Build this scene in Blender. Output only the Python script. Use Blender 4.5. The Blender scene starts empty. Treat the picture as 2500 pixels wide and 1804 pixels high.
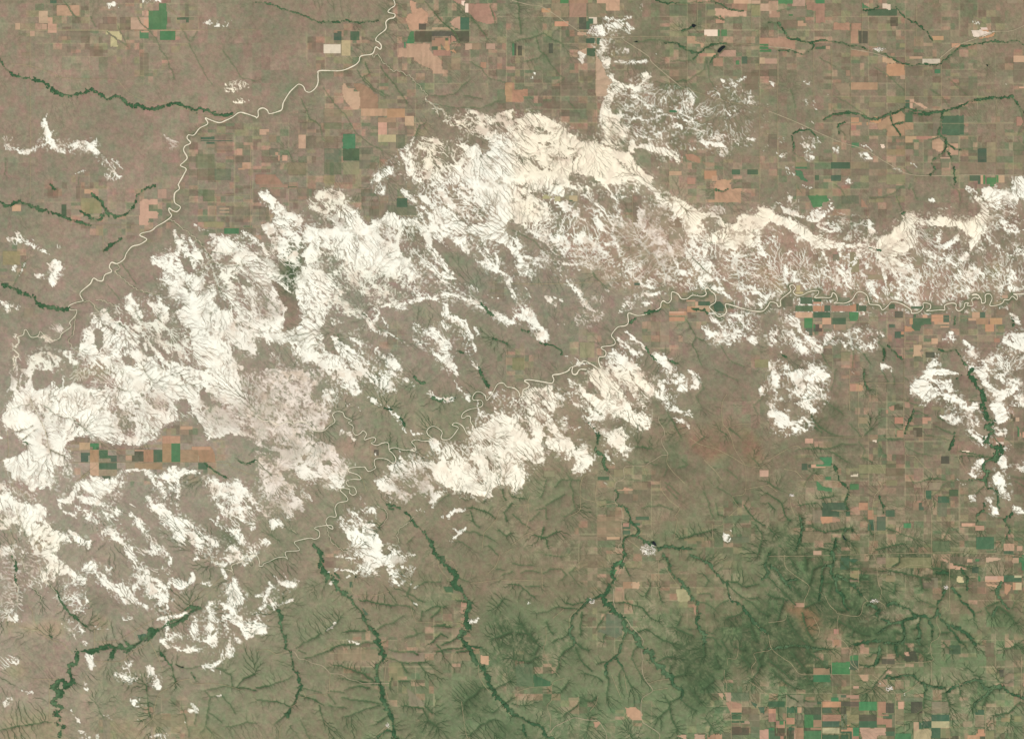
import bpy, math, heapq, random
import numpy as np
from mathutils import Vector

# ---------------------------------------------------------------- camera, light, exposure
TW, TH = 226.8, 163.7                 # one traced tile; one unit of the scene is 100 m
W, H = TW * 4, TH * 4
scene = bpy.context.scene
CAMZ = 2600.0
cd = bpy.data.cameras.new("camera")
cd.sensor_width = 36.0
cd.lens = 36.0 * CAMZ / 906.6
cd.clip_start = 10.0
cd.clip_end = 30000.0
cam = bpy.data.objects.new("camera", cd)
scene.collection.objects.link(cam)
cam.location = (0, 0, CAMZ)
cam.rotation_euler = (0, 0, 0)
scene.camera = cam

SUN_EL, SUN_AZ = math.radians(52), math.radians(135)      # azimuth clockwise from north (up in the picture)
world = bpy.data.worlds.new("World")
scene.world = world
world.use_nodes = True
nt = world.node_tree
bg = nt.nodes["Background"]
sky = nt.nodes.new("ShaderNodeTexSky")
sky.sky_type = 'NISHITA'
sky.sun_disc = False
sky.sun_elevation = SUN_EL
sky.sun_rotation = SUN_AZ
nt.links.new(sky.outputs[0], bg.inputs[0])
bg.inputs[1].default_value = 0.06
sd = bpy.data.lights.new("sun", 'SUN')
sd.energy = 4.2
sd.angle = math.radians(0.5)
sd.color = (1.0, 0.965, 0.91)
so = bpy.data.objects.new("sun", sd)
scene.collection.objects.link(so)
so.location = (800, -800, 1600)
dirv = Vector((math.sin(SUN_AZ) * math.cos(SUN_EL), math.cos(SUN_AZ) * math.cos(SUN_EL), math.sin(SUN_EL)))
so.rotation_euler = dirv.to_track_quat('Z', 'Y').to_euler()
scene.view_settings.view_transform = 'Standard'
scene.view_settings.look = 'None'
scene.view_settings.exposure = 0.0
scene.view_settings.gamma = 1.0
KEXP = 1.17                            # brightness of a level white surface of albedo 1 under this light

# ---------------------------------------------------------------- traced survey of the land
DATA = r"""T 0 0
B9w 126,0 127,2 133,2 140,2 145,2 145,0
B4w 94,4 100,2 108,4 106,7 100,6 98,10 95,7
B6w 43,100 38,106 36,112 40,116 38,119 42,127 36,129 26,131 22,133 12,131 5,128 5,132 12,135 22,137 30,135 33,130 44,131 52,136 60,136 68,133 72,128 72,133 80,135 90,139 92,138 84,132 88,124 85,122 80,128 74,126 66,124 60,130 52,131 48,126 46,120 49,114 46,118 43,113 40,108
B9w 40,118 45,120 47,126 52,132 60,134 67,132 58,136 50,134 45,130 42,126; 22,134 28,132 30,135 25,136; 72,131 78,133 76,135 73,134
B3w 0,121 14,123 15,127 8,126 0,125; 80,130 88,132 90,138 84,134; 52,128 62,128 70,125 60,132
B3w 85,140 105,143 110,152 108,158 95,163 92,155 96,148 84,143; 66,153 76,152 74,154
B4c 200,73 214,72 222,76 214,80 200,83 198,78
B8c 208,78 212,75 215,78 210,80
B3c 205,88 215,87 226,89 220,92 208,92
B2w 180,20 190,18 208,20 206,24 190,24
B4p 135,116 150,122 158,125 165,118 160,126 157,132 145,136 152,130 150,126 140,119
R1.1 227,104 218,101 212,100 206,104 200,107 194,109 185,106 182,105 184,110 177,114 172,120 167,120 166,123 169,127 164,130 163,134 166,140 163,144 160,147 165,150 163,155 158,164
C2.3 0,53 3,58 9,65 15,68 26,70 38,73 44,78 52,83 62,85 73,83 80,80 88,84 95,88 100,85 108,87 113,92 118,95 124,94 130,97 143,95 150,92 158,92 166,95 174,98 178,96 184,98 190,101 200,102 206,101
G6d 163,84 168,81 171,84 168,89 164,88
G4d 168,108 180,106 178,112 168,120 166,116; 142,148 147,148 143,158 140,158
G3g 44,66 56,70 62,78 48,74; 28,83 44,82 38,88 28,92
Fp 35,10 43,21; 43,16 47,22; 38,22 42,27; 43,22 51,30; 51,5 71,15; 27,28 31,33; 14,21 18,27; 116,16 128,27; 128,16 132,27; 126,10 128,15; 130,10 132,15; 178,121 190,124; 210,132 215,138; 215,144 223,150; 211,149 217,151
Fy 94,28 108,28 108,36 104,36 104,42 98,42 98,31 94,31; 124,4 126,8
Fn 88,22 103,27; 165,21 171,27; 115,28 125,36; 52,33 59,36; 133,42 140,49; 183,126 190,131; 35,75 40,79; 60,80 68,84
Fg 132,10 141,10 141,4 148,4 148,27 132,27; 124,28 132,35; 142,28 156,36
Fl 148,4 156,12 156,14 152,11; 20,47 27,50
FG 157,16 165,18; 45,1 51,4; 178,124.5 206,125.5
Fe 165,16 172,21; 190,118 207,119; 174,137 190,149; 212,129 222,138; 190,150 205,160
Fm 92,16 103,22; 107,16 116,27; 60,42 68,47; 190,119.5 206,124; 190,126 206,135; 207,138 223,144; 175,150 190,160; 80,42 92,51; 60,36 80,28; 125,48 132,67
K.3 27,28 27.2,164; 27,27.2 132,27.2 227,27
K.35 10,57 27,59 45,65 60,70 100,71 108,76 116,84 135,91 150,92 165,97 175,102 200,103; 222,133 222,164
D.5 57,2 62,9 68,16; 95,28 104,36; 122,15 127,23 135,30 140,37 142,44 148,52 155,70; 160,25 165,32 168,37; 175,28 170,36; 168,40 178,60 188,76; 197,45 203,52 210,63 214,69 227,72; 104,23 113,40; 80,15 85,24; 5,140 5,155; 70,158 70,164; 106,36 114,42
T 1 0
R1.1 0,105 2,103 2,98 6,96 10,98 12,101 20,99 23,97 24,92 26,88 30,82 34,78 38,75 42,77 44,81 48,82 53,78 55,73 55,66 57,63 75,63 86,59 91,55 93,50 103,48 106,42 110,44 111,41 109,38 106,36 108,32 115,26 115,20 118,17 122,16 123,13 117,11 119,8 123,5 122,0
M.5 103,49 104,51 108,48 110,52 112,55 117,59 121,63 126,63 132,66 137,68 140,72 145,77 148,81 152,84 150,89 157,93 160,98 162,103; 160,96 166,98 170,104 175,111 183,110 190,117
C1 0,2 12,4 20,7 32,11 45,15 55,20 68,20 82,19 95,20 108,18
G4d 118,0 121,10 113,18 111,14 115,5; 102,43 108,46 104,50 98,49; 34,80 42,79 43,82 38,84
Fp 136,1 142,3 142,8 147,8 152,12 152,21 144,21 144,27 136,27 133,18 134,13 138,13; 181,16 181,27 176,25 172,20 178,16; 156,25 176,27; 204,39 212,44; 185,39 189,45; 93,97 116,103; 108,109 116,120; 76,81 77,74 79,75 82,79 87,79 86,81 92,82 92,97 85,97 78,89; 132,103 140,112; 20,138 21,143; 23,138 25,143; 38,120 44,132; 3,115 12,120
Fp 126,43 133,43 133,39 154,39 154,45 157,48 164,53 165,62 169,63 169,66 157,66 156,62 145,57 140,54 140,51 126,51
Ft 188,4 207,4 209,9 213,14 212,21 205,22 197,20 188,12; 172,0 185,0 185,6 180,4; 156,36 165,39; 157,45 172,50; 86,75 93,74 103,80 105,84 108,84 108,97 92,97 92,83; 108,105 124,109; 0,155 17,155 24,164 0,164; 173,31 178,36 173,38
Fo 164,39 172,39 172,45 168,45; 116,97 132,105; 199,56 204,61; 221,74 227,74 227,91 221,91; 172,45 178,48 175,44
Fw 185,4 188,12; 60,40 75,48
Fy 76,36 84,50; 108,120 124,126
Fn 67,30 76,36; 189,39 200,44; 173,52 181,62; 116,103 124,109; 60,97 76,108; 12,120 18,126; 28,144 44,155; 102,91 116,97; 72,60 68,60; 118,126 124,137; 92,137 104,142
Fg 137,28 140,28 140,39 133,39; 131,38 133,43; 77,119 88,119 88,132 77,132
FG 156,39 164,45; 72,28 76,35; 84,28 92,36; 159,34 172,39; 181,16 189,27; 77,132 92,143
Fk 141,28 156,38; 156,28 173,33; 144,22 151,27; 172,28 189,38
Fm 47,38 59,47; 165,51 173,62; 39,109 52,119; 45,121 59,132; 60,121 73,131; 25,138 28,143; 77,155 88,164; 116,109 124,114; 132,112 140,120; 101,144 107,150; 108,103 113,106
Fe 213,62 221,68; 109,91 116,97; 60,109 76,115; 61,132 76,144; 61,144 76,155; 92,131 104,150; 12,132 20,138; 124,120 132,132
Fl 77,144 92,155; 60,156 70,163
B7w 142,121 137,124 133,130 128,136 130,141 126,144 118,143 112,151 103,156 101,163 108,162 115,158 122,153 128,146 131,150 134,158 140,164 150,164 146,158 141,152 137,148 141,142 136,140 140,134 135,133 139,128
B3c 144,121 172,125 184,134 190,142 180,150 165,154 155,158 145,160 135,147
B8w 173,123 184,127 191,130 197,129 200,137 207,133 205,124 210,116 218,118 227,118 227,164 155,164 153,158 158,153 170,155 172,145 185,148 190,142 186,136
B4c 180,98 195,99 205,102 212,101 218,100 227,98 227,117 210,115 205,124 190,118 178,115 176,105 170,104
B7w 186,105 191,103 195,104 192,106; 206,102 211,103 208,112 204,106
B3y 150,88 160,90 165,98 170,103 175,112 170,112 160,100 155,95
G3g 225,20 190,22 188,2 160,5 152,14 158,34 200,40 225,45; 98,60 110,62 130,78 136,100 120,82
D.6 97,55 100,65 95,68 103,78 112,82 118,86; 90,62 95,72 104,80 115,86; 110,60 120,72 128,82 134,92; 60,78 70,93 80,103 88,118 100,127 112,134; 40,88 48,105 57,112 60,125; 150,2 158,12 165,20 175,28 180,38; 190,55 200,62 207,70 220,73; 155,86 175,84 185,75 190,70; 185,85 200,88; 158,93 180,96 200,96 215,90; 207,6 212,20; 190,15 198,25 205,35; 150,108 145,112 140,122; 29,135 32,143
T 2 0
B9w 82,15 90,17 92,19 100,19 102,18 82,18; 96,14 107,17 106,19 99,16; 82,23 92,20 99,20 98,25 103,27 94,30 86,27
B5w 66,30 72,24 80,22 82,30 90,33 80,34 70,32; 100,20 106,22 110,30 100,30
B9c 80,34 82,40 78,44 74,47 77,51 83,55 82,62 86,68 90,73 87,80 83,86 84,92 80,98 82,104 80,110 82,118 79,127 87,131 95,132 100,130 104,122 100,115 93,110 98,104 95,101 88,102 86,96 88,90 90,84 95,84 93,79 100,77 105,79 115,84 118,79 113,76 116,74 121,69 124,68 120,64 114,66 117,71 112,75 106,76 95,73 90,70 84,62 87,56 84,52 80,50 82,42 82,36
B9c 12,101 25,101 38,109 48,115 58,123 66,128 73,125 82,131 92,133 104,137 110,146 118,153 124,157 123,164 0,164 0,122
B4c 0,108 10,104 30,110 35,118 20,124 0,122
H3 10,111 25,113 36,118 30,121 18,120; 0,134 8,136 20,140 30,150 26,152 12,146 5,142; 86,122 105,122 102,130 95,132 88,128
H1 52,154 60,154 72,157 80,164 50,164 48,158; 95,161 110,160 108,164
H4 20,126 40,128 60,132 45,134 30,131; 30,137 45,140 60,136 70,132 55,143 40,144; 86,138 100,145 108,155 100,150; 30,145 36,152 33,153
B9c 104,124 107,122 108,129 118,128 126,131 134,132 145,136 148,143 151,138 147,146 149,148 142,139 130,136 118,133 110,131 107,137 103,134
B6w 107,121 115,120 125,120 132,114 140,113 145,110 160,110 165,115 172,117 165,114 158,110 148,112 138,116 137,122 134,130 128,128 120,123 112,122
B9w 165,124 172,126 180,127 186,126 188,130 180,130 172,129 167,127; 194,123 203,130 198,128
B6w 126,83 135,84 137,89 133,92 128,88; 150,84 160,84 162,92 155,97 151,90; 102,96 112,94 110,99 104,98; 121,93 126,94 124,97; 88,103 98,102 99,107 92,110 88,108; 95,114 104,113 105,118 97,117; 46,66 50,68 47,69; 18,65 20,66 18,72 16,71; 207,86 213,88 217,94 209,93; 191,98 197,98 200,101 194,101; 157,131 164,131 160,135 156,134; 127,149 133,148 130,150; 119,55 123,54 120,56
B1w 88,75 125,75 170,80 215,66 227,90 227,135 190,130 150,135 110,128 95,110
B5w 184,68 190,72 200,71 207,68 200,76 190,79 186,76; 58,46 66,50 62,58 60,54; 120,47 130,49 124,50; 90,88 110,93 120,96 105,92; 97,95 102,93 100,98; 160,96 175,97 172,103 165,100
B4p 175,120 190,118 190,124 178,125; 205,122 216,121 217,129 206,130; 182,132 190,130 195,137 185,140; 106,89 115,90 112,96; 110,113 128,112 118,119; 118,102 130,100 132,106 125,107; 90,43 105,42 102,48 92,47; 106,5 115,4 114,12 108,12; 182,95 195,96 192,104; 142,112 155,111 150,116
S1.7 80,33 82,42 76,46 79,52 84,58 86,66 90,72 87,80 85,90 82,98 81,108 83,118
S.6 107,104 120,108 135,102 150,106 165,110; 95,74 100,82 112,88 120,95 125,103; 125,120 135,125 138,132 ; 90,55 110,56 120,55; 125,100 140,96 150,100 160,106
Fp 75,0 83,4; 83,0 95,10; 59,45 66,43 74,43 74,50 66,50; 58,29 66,32; 74,48 80,57 83,67 90,73 86,80 86,84 82,86 74,86; 155,33 162,39; 155,34 165,38 170,39 170,43 163,42; 170,48 180,51; 183,45 198,51; 180,8 208,10 208,15 180,15; 196,0 212,4; 220,4 227,10; 180,15 188,21; 219,51 227,57; 139,152 150,156; 212,1 220,4
Fw 68,16 75,22; 143,98 147,100; 170,27 180,33
Ft 51,4 66,16; 51,0 67,4; 195,4 208,10; 219,34 227,41; 178,52 187,59; 153,137 160,137 167,141 166,145 155,142; 155,158 162,164; 166,48 170,51; 164,0 168,4
Fo 38,20 50,24; 0,74 2,74 2,80 14,80 14,86 10,86 10,91 0,91; 170,151 181,156; 180,162 186,159 194,160 192,164 180,164; 26,8 34,12
Fn 35,4 50,16; 50,16 58,27; 67,4 83,16; 66,92 73,103; 212,28 216,33; 219,45 227,49; 170,156 182,161; 167,143 182,146 174,149
Fg 0,39 4,50; 139,98 143,100; 198,54 201,58; 219,42 227,44; 185,27 190,33; 43,0 50,4
FG 66,34 73,39; 75,34 78,40; 69,46 74,51; 66,20 69,27; 177,27 184,33; 203,51 208,57; 195,151 202,155; 208,151 218,155
Fk 59,16 66,27; 5,41 9,50; 33,39 36,48
Fm 42,74 60,86; 26,90 66,97; 42,104 60,100; 79,10 83,16; 206,65 218,80; 139,60 155,72; 60,64 74,72
Fe 173,6 180,12; 155,15 139,5; 164,42 155,46
Fl 212,5 220,15; 172,12 180,15; 139,28 155,33
W 182,47 183,44 187,41 189,42 186,45 184,47; 159,24 160,22 163,23 161,25; 108,38 111,37 111,38
K.6 0,1 15,5 27,7 50,22 65,32 73,34 95,34 100,37 120,50 125,57 150,78
K.3 150,78 185,89 205,93 227,97; 74,34 74,128; 139,75 139,164; 155,28 155,75; 80,33 155,33; 219,27 219,164; 164,0 164,27; 212,0 212,27; 155,33 170,38 190,38 219,41 227,42
C.9 127,1 138,3 150,4; 180,2 187,6 195,9 205,10; 150,28 160,24; 135,38 145,38 155,45 165,47 172,42 178,40 190,39; 165,47 160,53; 182,48 177,52 175,57
D.6 127,0 138,3 150,4 162,2 180,2 187,6; 110,38 125,36 145,38 155,45; 165,47 160,53 140,55; 172,52 170,62 165,66 155,72 145,72; 173,55 174,70 180,80 188,90; 0,38 12,35 22,33 28,30 35,35 45,39 45,42; 22,33 24,45 30,50 35,58 38,62 42,67 46,70 38,75; 10,55 24,52 28,47; 180,15 188,18 184,14; 5,0 8,30; 58,78 62,79; 50,90 55,96
G3g 140,15 160,18 160,26 150,26; 172,70 182,80 195,85 180,85; 130,5 150,5 150,16 135,14; 84,58 100,54 90,62; 195,50 205,50 205,65 195,62; 40,40 25,60 0,60 0,15 20,14
T 3 0
Fp 0,2 9,10; 21,0 33,6; 48,41 55,44; 0,51 8,57; 101,51 109,52 114,56 110,57 101,56; 117,67 121,71; 125,51 136,53; 128,91 135,92 141,96 138,97; 121,121 128,127; 145,121 149,121 155,127 160,132 151,135 145,132; 152,140 161,144; 201,156 209,162; 185,156 192,164; 217,50 227,56; 222,77 227,79; 160,128 168,138; 26,19 31,21
Ft 1,10 10,16; 34,3 50,3 50,21 42,21 42,10 34,9; 58,21 82,21 82,27 80,27 73,27 58,27; 73,27 80,27 80,39 73,39; 0,34 16,34 16,36 24,36 24,44 5,43 0,41; 73,45 89,50; 108,48 112,50; 69,63 72,68; 125,121 145,124; 220,104 227,112; 73,110 80,116
Fo 145,33 155,36; 162,39 170,43; 105,57 121,57 121,68 105,68; 73,74 97,80; 105,104 110,101 116,97 121,102 121,109 128,109 128,115 121,115 121,121 105,121 105,115 97,115 97,110; 90,106 97,109; 73,105 80,109; 185,35 200,30 200,33 186,35
Fw 101,4 108,4 108,10 101,8; 136,53 152,57; 99,129 102,128 103,131 100,132; 179,28 184,27 200,29 190,33 182,33; 188,21 192,22 196,29 188,28
Fn 18,8 34,15; 0,44 8,50; 160,27 169,36; 121,57 144,59; 57,74 72,74 72,86 64,84; 121,86 129,91; 89,91 103,95; 80,109 88,115; 56,109 72,112 72,126 60,122; 56,115 66,119; 121,133 128,138; 193,126 201,144; 156,121 168,126; 202,109 208,120; 169,144 193,155; 218,138 227,144; 211,1 220,4; 151,1 162,4
Fg 9,0 22,0 22,4 9,4; 18,13 22,15; 42,0 50,4; 83,3 90,8 83,8; 193,158 201,164; 147,62 152,66; 74,127 80,131; 24,151 30,152 32,158 36,162 30,160 25,156
FG 42,42 48,44; 154,103 173,103 173,120 154,120; 56,144 72,150; 56,156 64,161; 185,132 193,144; 178,156 185,161; 88,9 114,15; 121,92 128,97; 121,100 128,109; 41,156 45,160
Fk 80,28 88,39; 108,16 115,24
Fl 89,27 96,41; 116,39 121,43; 105,86 121,92; 105,133 121,138; 73,144 89,150; 26,21 34,24; 179,14 187,17 194,19 193,22 185,18; 24,144 34,150; 105,155 121,164; 180,66 185,69
Fm 121,60 136,68; 73,69 80,73; 94,110 108,104; 65,151 89,156; 89,144 105,161; 217,56 227,72; 8,18 26,26; 169,85 185,70; 146,109 154,120; 109,74 97,66; 0,120 8,132
Fe 0,62 8,68; 153,144 160,149; 217,126 227,134; 8,150 12,156
B7w 56,130 62,130 64,134 60,136; 80,137 86,136 93,142 86,142; 66,160 72,158 76,162 70,164; 215,162 220,157 227,160 227,164 216,164; 33,135 38,137 41,141 37,143
B5w 31,135 38,136 41,141 33,139; 110,148 116,150 120,155 114,156; 43,77 49,77 47,80; 210,75 215,77 211,78; 0,72 5,74 3,78; 32,70 37,70 36,78 31,76; 32,60 35,62 34,65; 36,108 46,110 40,112; 52,84 54,85 52,86; 36,93 44,97 40,97
B3w 27,87 40,86 42,92 32,94; 26,122 45,122 46,130 36,134 28,130; 7,136 20,136 12,142; 0,125 6,127 2,130; 24,112 34,114 30,118; 125,144 135,146 130,150; 205,68 212,68 212,78 206,76; 178,18 187,20 194,28 186,25; 88,43 100,45 100,49; 60,34 66,36; 125,150 142,148; 5,122 15,122 12,130; 15,146 22,146 24,155 16,155; 82,129 92,132 94,137; 220,30 227,34
C1 0,21 8,21 13,26 18,33 28,36 37,38 48,36 60,38 72,40 82,42 87,44; 37,38 40,42 35,46 32,49 22,46 8,45; 113,7 121,16 130,21 138,27 145,36; 98,47 108,51 115,55 125,58 137,57 148,58 155,55 162,48 170,42 180,41 190,38 200,37 210,38 220,36 227,40
C1.5 48,107 58,101 68,101 75,100 85,104 95,106 103,103 112,100 120,97; 125,100 135,102 145,100 155,99 162,97 172,93 182,89 190,88 200,87 210,87 216,86 222,95 227,100; 121,96 130,98 142,101; 153,100 153,110 150,120
C1 152,120 157,124 155,135 148,140 144,145 148,150 143,155; 108,100 109,107 113,115 116,121; 83,10 95,8 98,7 95,4; 157,127 165,132 175,133; 62,119 62,112 68,108; 20,120 22,127 22,135; 22,118 35,115 42,122; 157,134 162,142 165,155 164,164; 109,111 120,108
D.6 143,155 130,157 120,150; 57,97 60,101; 68,124 66,118 62,115; 20,80 23,90 24,100; 22,135 28,140 36,143; 95,60 105,67 113,73 120,80; 175,133 185,132; 221,123 227,130; 222,95 226,110 220,120; 58,85 70,92 85,102; 8,10 18,8; 73,22 72,30; 60,60 45,52; 160,70 175,84; 143,80 152,85 160,95; 150,122 142,124
W 193,58 194.5,58 194,59.5
G3d 186,60 198,57 198,64 190,64; 96,104 120,98 150,100 155,108 125,102 98,107
G3y 102,18 112,30; 112,30 90,22 84,19 100,22; 60,4 50,20 62,16 56,2; 132,2 168,8 150,10; 112,34 105,30 100,25 95,22
K.3 83,0 83,39; 131,0 131,39; 73,24 73,164; 56,42 56,100; 121,50 121,164; 153,48 153,93; 8,45 8,164; 202,80 202,164; 86,121 180,121; 73,27.2 131,27.2; 40,42 40,86; 121,86 180,86; 153,86 180,86; 153,110 202,110
K.6 0,99 25,109 60,125 85,133 105,145 128,155.5 175,155.5 227,155.5; 0,42 15,43 24,45; 73,44 90,47 105,51; 152,52 165,42 180,36 200,29 215,28 227,23
T 0 1
R1.1 158,0 159,4 155,8 155,16 160,20 157,24 153,23 150,21 150,24 152,28 146,33 139,37 134,41 126,43 124,45 128,47 130,49 124,53 117,55 112,61 110,66 104,70 99,69 97,73 99,77 93,80 91,85 87,85 83,83 80,88 74,93 71,97 74,103
R.6 74,103 66,105 61,108 63,111 68,111 67,116 62,122 63,126 55,132 53,136 47,138 40,134 36,130 34,134 28,135 24,129 22,129 21,133 16,135 18,139 12,145 16,149 17,152 12,154 14,160 12,163
M.5 104,70 106,74 102,77 106,81 112,86 117,90 122,93 128,95 135,97 142,98; 75,104 80,103 84,108 88,114 90,117; 85,102 92,103 98,106 104,108; 150,31 155,33 160,38 165,41 170,45 175,49 180,55 185,61 188,66 182,72; 67,116 66,125 65,133 61,137 63,142 67,147 72,149
C1.6 0,15 7,19 14,15 22,17 30,20 38,23 48,25 58,29 66,32 72,34 80,36
C1.5 71,23 77,27 87,32 92,27 97,26 105,28 112,26 116,23 120,14 122,9 128,4 137,1; 82,9 88,14 93,22 97,28; 92,58 98,54 108,48; 45,0 50,4
C2.2 0,86 5,89 12,92 18,95 25,98 31,101 33,105 40,108 48,109 58,110 61,108
Fp 124,16 127,13 140,13 140,18 132,18 132,24 140,24 140,30 132,30 132,36 124,36; 140,4 148,12; 11,18 19,24; 195,21 203,22; 195,24 203,25; 75,4 80,5.5
Fe 132,18 140,24; 180,5 190,15
FG 55,18 59,29; 3,87 8,91
Fl 72,12 90,26; 181,33 198,38; 3,59 18,71
Fg 199,39 212,44
Fm 194,28 194,30 203,30 203,36; 211,39 227,44; 206,32 220,36; 75,5 82,12; 43,3 52,12; 68,13 80,2; 206,20 222,32
Fn 22,110 30,117; 116,36 124,43; 85,37 92,45; 186,20 190,28
B9w 144,74 150,72 156,78 166,80 172,84 180,82 183,88 190,88 192,98 190,104 196,112 205,110 208,120 200,126 212,130 227,128 227,150 220,160 215,164 190,164 175,158 172,150 170,140 168,130 160,122 155,115 158,110 165,108 160,104 152,100 147,96 150,90 146,84
B7w 135,64 139,64 144,68 150,66 148,60 145,57 150,58 155,60 158,64 165,65 163,60 156,52 155,46 158,48 162,43 165,46 167,52 165,56 170,63 172,55 175,62 178,58 180,66 172,70 168,76 172,80 180,82 170,84 155,78 144,74 140,72 135,70; 137,82 146,84 150,90 144,88; 133,86 129,90; 133,98 142,100 150,110 145,112 138,104
B9w 109,100 115,97 120,103 124,110 128,117 122,119 118,117 112,110; 128,98 134,104 142,102 148,110 150,120 146,124 140,120 136,112 131,106
B8w 185,64 190,56 183,52 190,47 200,46 208,50 210,45 216,45 222,56 227,62 227,128 215,125 210,115 200,108 195,98 192,90 195,80 190,75
H0 157,64 168,64 170,72 167,77 162,73; 154,75 162,77 160,81; 166,80 170,83 167,82; 154,107 160,111 156,110
H4p 165,86 175,86 179,95 174,100 165,97 160,92
H2g 172,68 190,68 205,60 212,52 213,50 215,56 205,66 215,72 205,72 195,74 195,84 202,95 196,96 190,84 180,80 175,74; 196,98 206,106 212,114 204,110; 208,90 218,100 225,112 216,112 210,102; 176,86 186,90 189,100 184,92
H4g 210,75 225,85 227,90 210,90 200,80
B4p 188,44 195,44 200,48 190,54 184,50
B8w 76,138 82,128 88,126 94,140 97,150 92,152 84,148 76,142; 82,148 92,152 100,160 110,160 100,156 108,150 100,140 104,136 98,128 90,126 88,118 84,116 82,124; 100,140 108,138 108,150 100,148; 104,122 112,128 120,142 125,150 118,146 110,134; 118,134 124,132 125,140 120,142; 128,140 132,142 130,148; 142,138 146,143 150,150 146,147
B6w 80,120 82,112 88,118 92,108 97,116 104,122 112,126 120,130 122,140 124,148 128,150 140,152 150,155 160,160 165,164 80,164 70,150 72,140 78,134 82,128
B8w 92,152 100,160 112,158 125,160 125,164 96,164; 125,156 135,157 140,164 125,164
H0 88,130 90,134 92,140 92,145 90,149 86,145 84,138 88,136
B3g 100,104 112,112 125,120 140,120 150,125 165,130 170,142 170,150 155,150 140,145 130,140 120,128 105,118
B6w 91,108 98,118 106,126 112,134 106,130 96,118; 114,116 125,120 135,126 128,126; 150,120 156,128 165,138 160,134; 155,140 165,148 170,158 160,152; 137,150 152,156 160,164 148,160
B7w 60,145 65,150 70,158 68,164 62,158 57,148
B6g 27,152 33,150 40,148 50,150 58,158 60,164 24,164
B6w 13,40 18,43 25,50 30,49 33,54 40,58 44,62 38,60 30,56 24,53 18,48; 43,70 50,67 55,68 54,76 54,84 50,90 46,92 44,86 46,78; 0,103 6,104 12,106 18,108 17,112 10,109 8,114 4,115 4,108
B3w 5,48 15,46 22,52 10,54; 30,78 42,80 40,84 32,82; 10,60 15,70 15,78 12,76; 45,50 55,56 52,60; 20,72 24,66 18,80; 0,50 8,53; 48,76 56,86
B4p 94,60 100,60 99,64 96,63; 45,122 56,124 55,132 45,130; 156,26 160,29 157,31; 52,42 60,46; 68,66 70,66
B4c 33,134 45,133 50,137 45,140 35,138; 12,135 17,135 16,150 18,155 14,163 11,155
B5w 170,33 175,36 180,40 188,42 180,42 173,38
H2p 205,143 220,147 227,152 227,164 212,160 206,152
B5p 195,118 215,118 227,120 227,130 205,132 198,126; 162,160 175,164 160,164; 115,156 126,157 125,164 116,164
G3g 0,40 20,38 45,45 60,55 60,60 40,55 20,50; 28,38 45,42 60,50 68,52 60,58 45,52; 78,70 90,56 100,62 85,76; 0,55 10,60 20,60 18,90 5,80
G3p 20,30 60,35 66,42 50,42; 30,5 20,20 5,30
K.3 27,0 27,12; 190.5,8 190.5,33; 190,9 222,9; 91.5,36 91.5,60; 72,0 72,20; 222,0 222,38; 190,38.5 222,38.5; 62,36 124,36
D.6 12,90 24,66; 108,70 120,88; 95,88 106,102; 188,60 205,62 212,52; 185,70 200,72 215,72; 190,78 196,96; 140,118 150,130; 120,112 130,128; 98,120 112,126
T 1 1
B8w 3,8 10,5 14,10 22,18 30,25 38,27 42,22 45,26 40,28 36,32 28,35 24,38 20,38 14,32 18,28 14,22 10,15 6,13
B5w 6,36 12,33 20,38 36,32 45,36 60,40 45,50 40,60 38,72 25,70 15,62 12,50 8,44
B5y 44,12 52,12 56,6 65,4 75,5 81,9 81,18 70,28 60,25 50,22 46,18
B9w 60,28 70,28 82,18 90,24 94,30 98,35 103,37 103,32 112,30 117,25 123,25 128,30 142,31 145,35 150,38 154,34 153,28 148,22 142,18 136,12 130,8 131,6 138,12 145,19 150,20 155,27 158,22 165,18 172,22 180,30 188,38 195,36 205,33 207,26 208,18 200,16 195,10 190,0 227,0 227,30 218,38 227,50 227,60 218,52 210,50 200,48 195,44 186,43 188,55 190,66 182,58 176,52 170,48 165,47 172,58 168,60 160,50 155,48 156,56 162,63 168,70 172,78 168,76 160,68 154,60 150,50 145,42 141,36 137,38 130,36 130,46 134,52 128,48 126,55 120,58 130,62 140,68 145,75 142,80 135,75 125,68 118,66 105,66 95,64 86,66 84,70 88,78 95,88 90,86 84,78 78,76 74,68 70,62 66,66 58,72 48,74 44,68 42,62 44,58 50,52 42,48 40,42 46,44 55,44 65,46 70,40 68,34
B5w 150,0 190,0 196,12 206,18 205,30 195,35 185,32 170,20 155,22 142,8
H3g 109,36 120,37 126,42 124,46 116,42 108,38; 76,36 84,38 86,42 80,44
H1g 130,37 137,38 141,44 142,56 144,64 136,62 130,55 127,48 130,44; 56,52 64,52 70,56 66,62 58,60; 46,70 58,62 70,62 70,68 60,72 48,72; 70,50 78,46 83,50 78,56 72,60; 75,66 82,68 84,76 80,74; 85,50 93,58 90,58 86,54
H5p 110,40 124,46 125,52 112,50
B9w 0,58 5,63 12,66 15,66 18,72 22,80 27,90 33,98 37,98 38,90 34,85 40,78 42,72 44,74 56,76 58,88 62,92 70,96 60,98 50,101 45,104 52,106 60,112 62,118 60,122 58,128 62,148 75,152 82,160 80,164 60,164 50,156 42,158 37,150 36,142 30,140 22,142 12,138 5,134 0,135
H1g 26,73 36,74 40,80 35,85 30,88 25,80; 22,127 26,128 28,131 24,131
H0 13,84 20,88 26,92 30,97 36,98 39,103 36,108 38,112 44,113 44,119 38,118 36,127 30,128 32,120 26,118 25,112 28,110 24,100 18,94 14,88
H4p 0,85 8,92 15,100 22,108 25,116 15,116 5,120 0,118
H2g 16,68 30,68 40,62 40,74 26,73 22,78; 46,135 55,135 60,145 62,150 55,148 48,142
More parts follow.
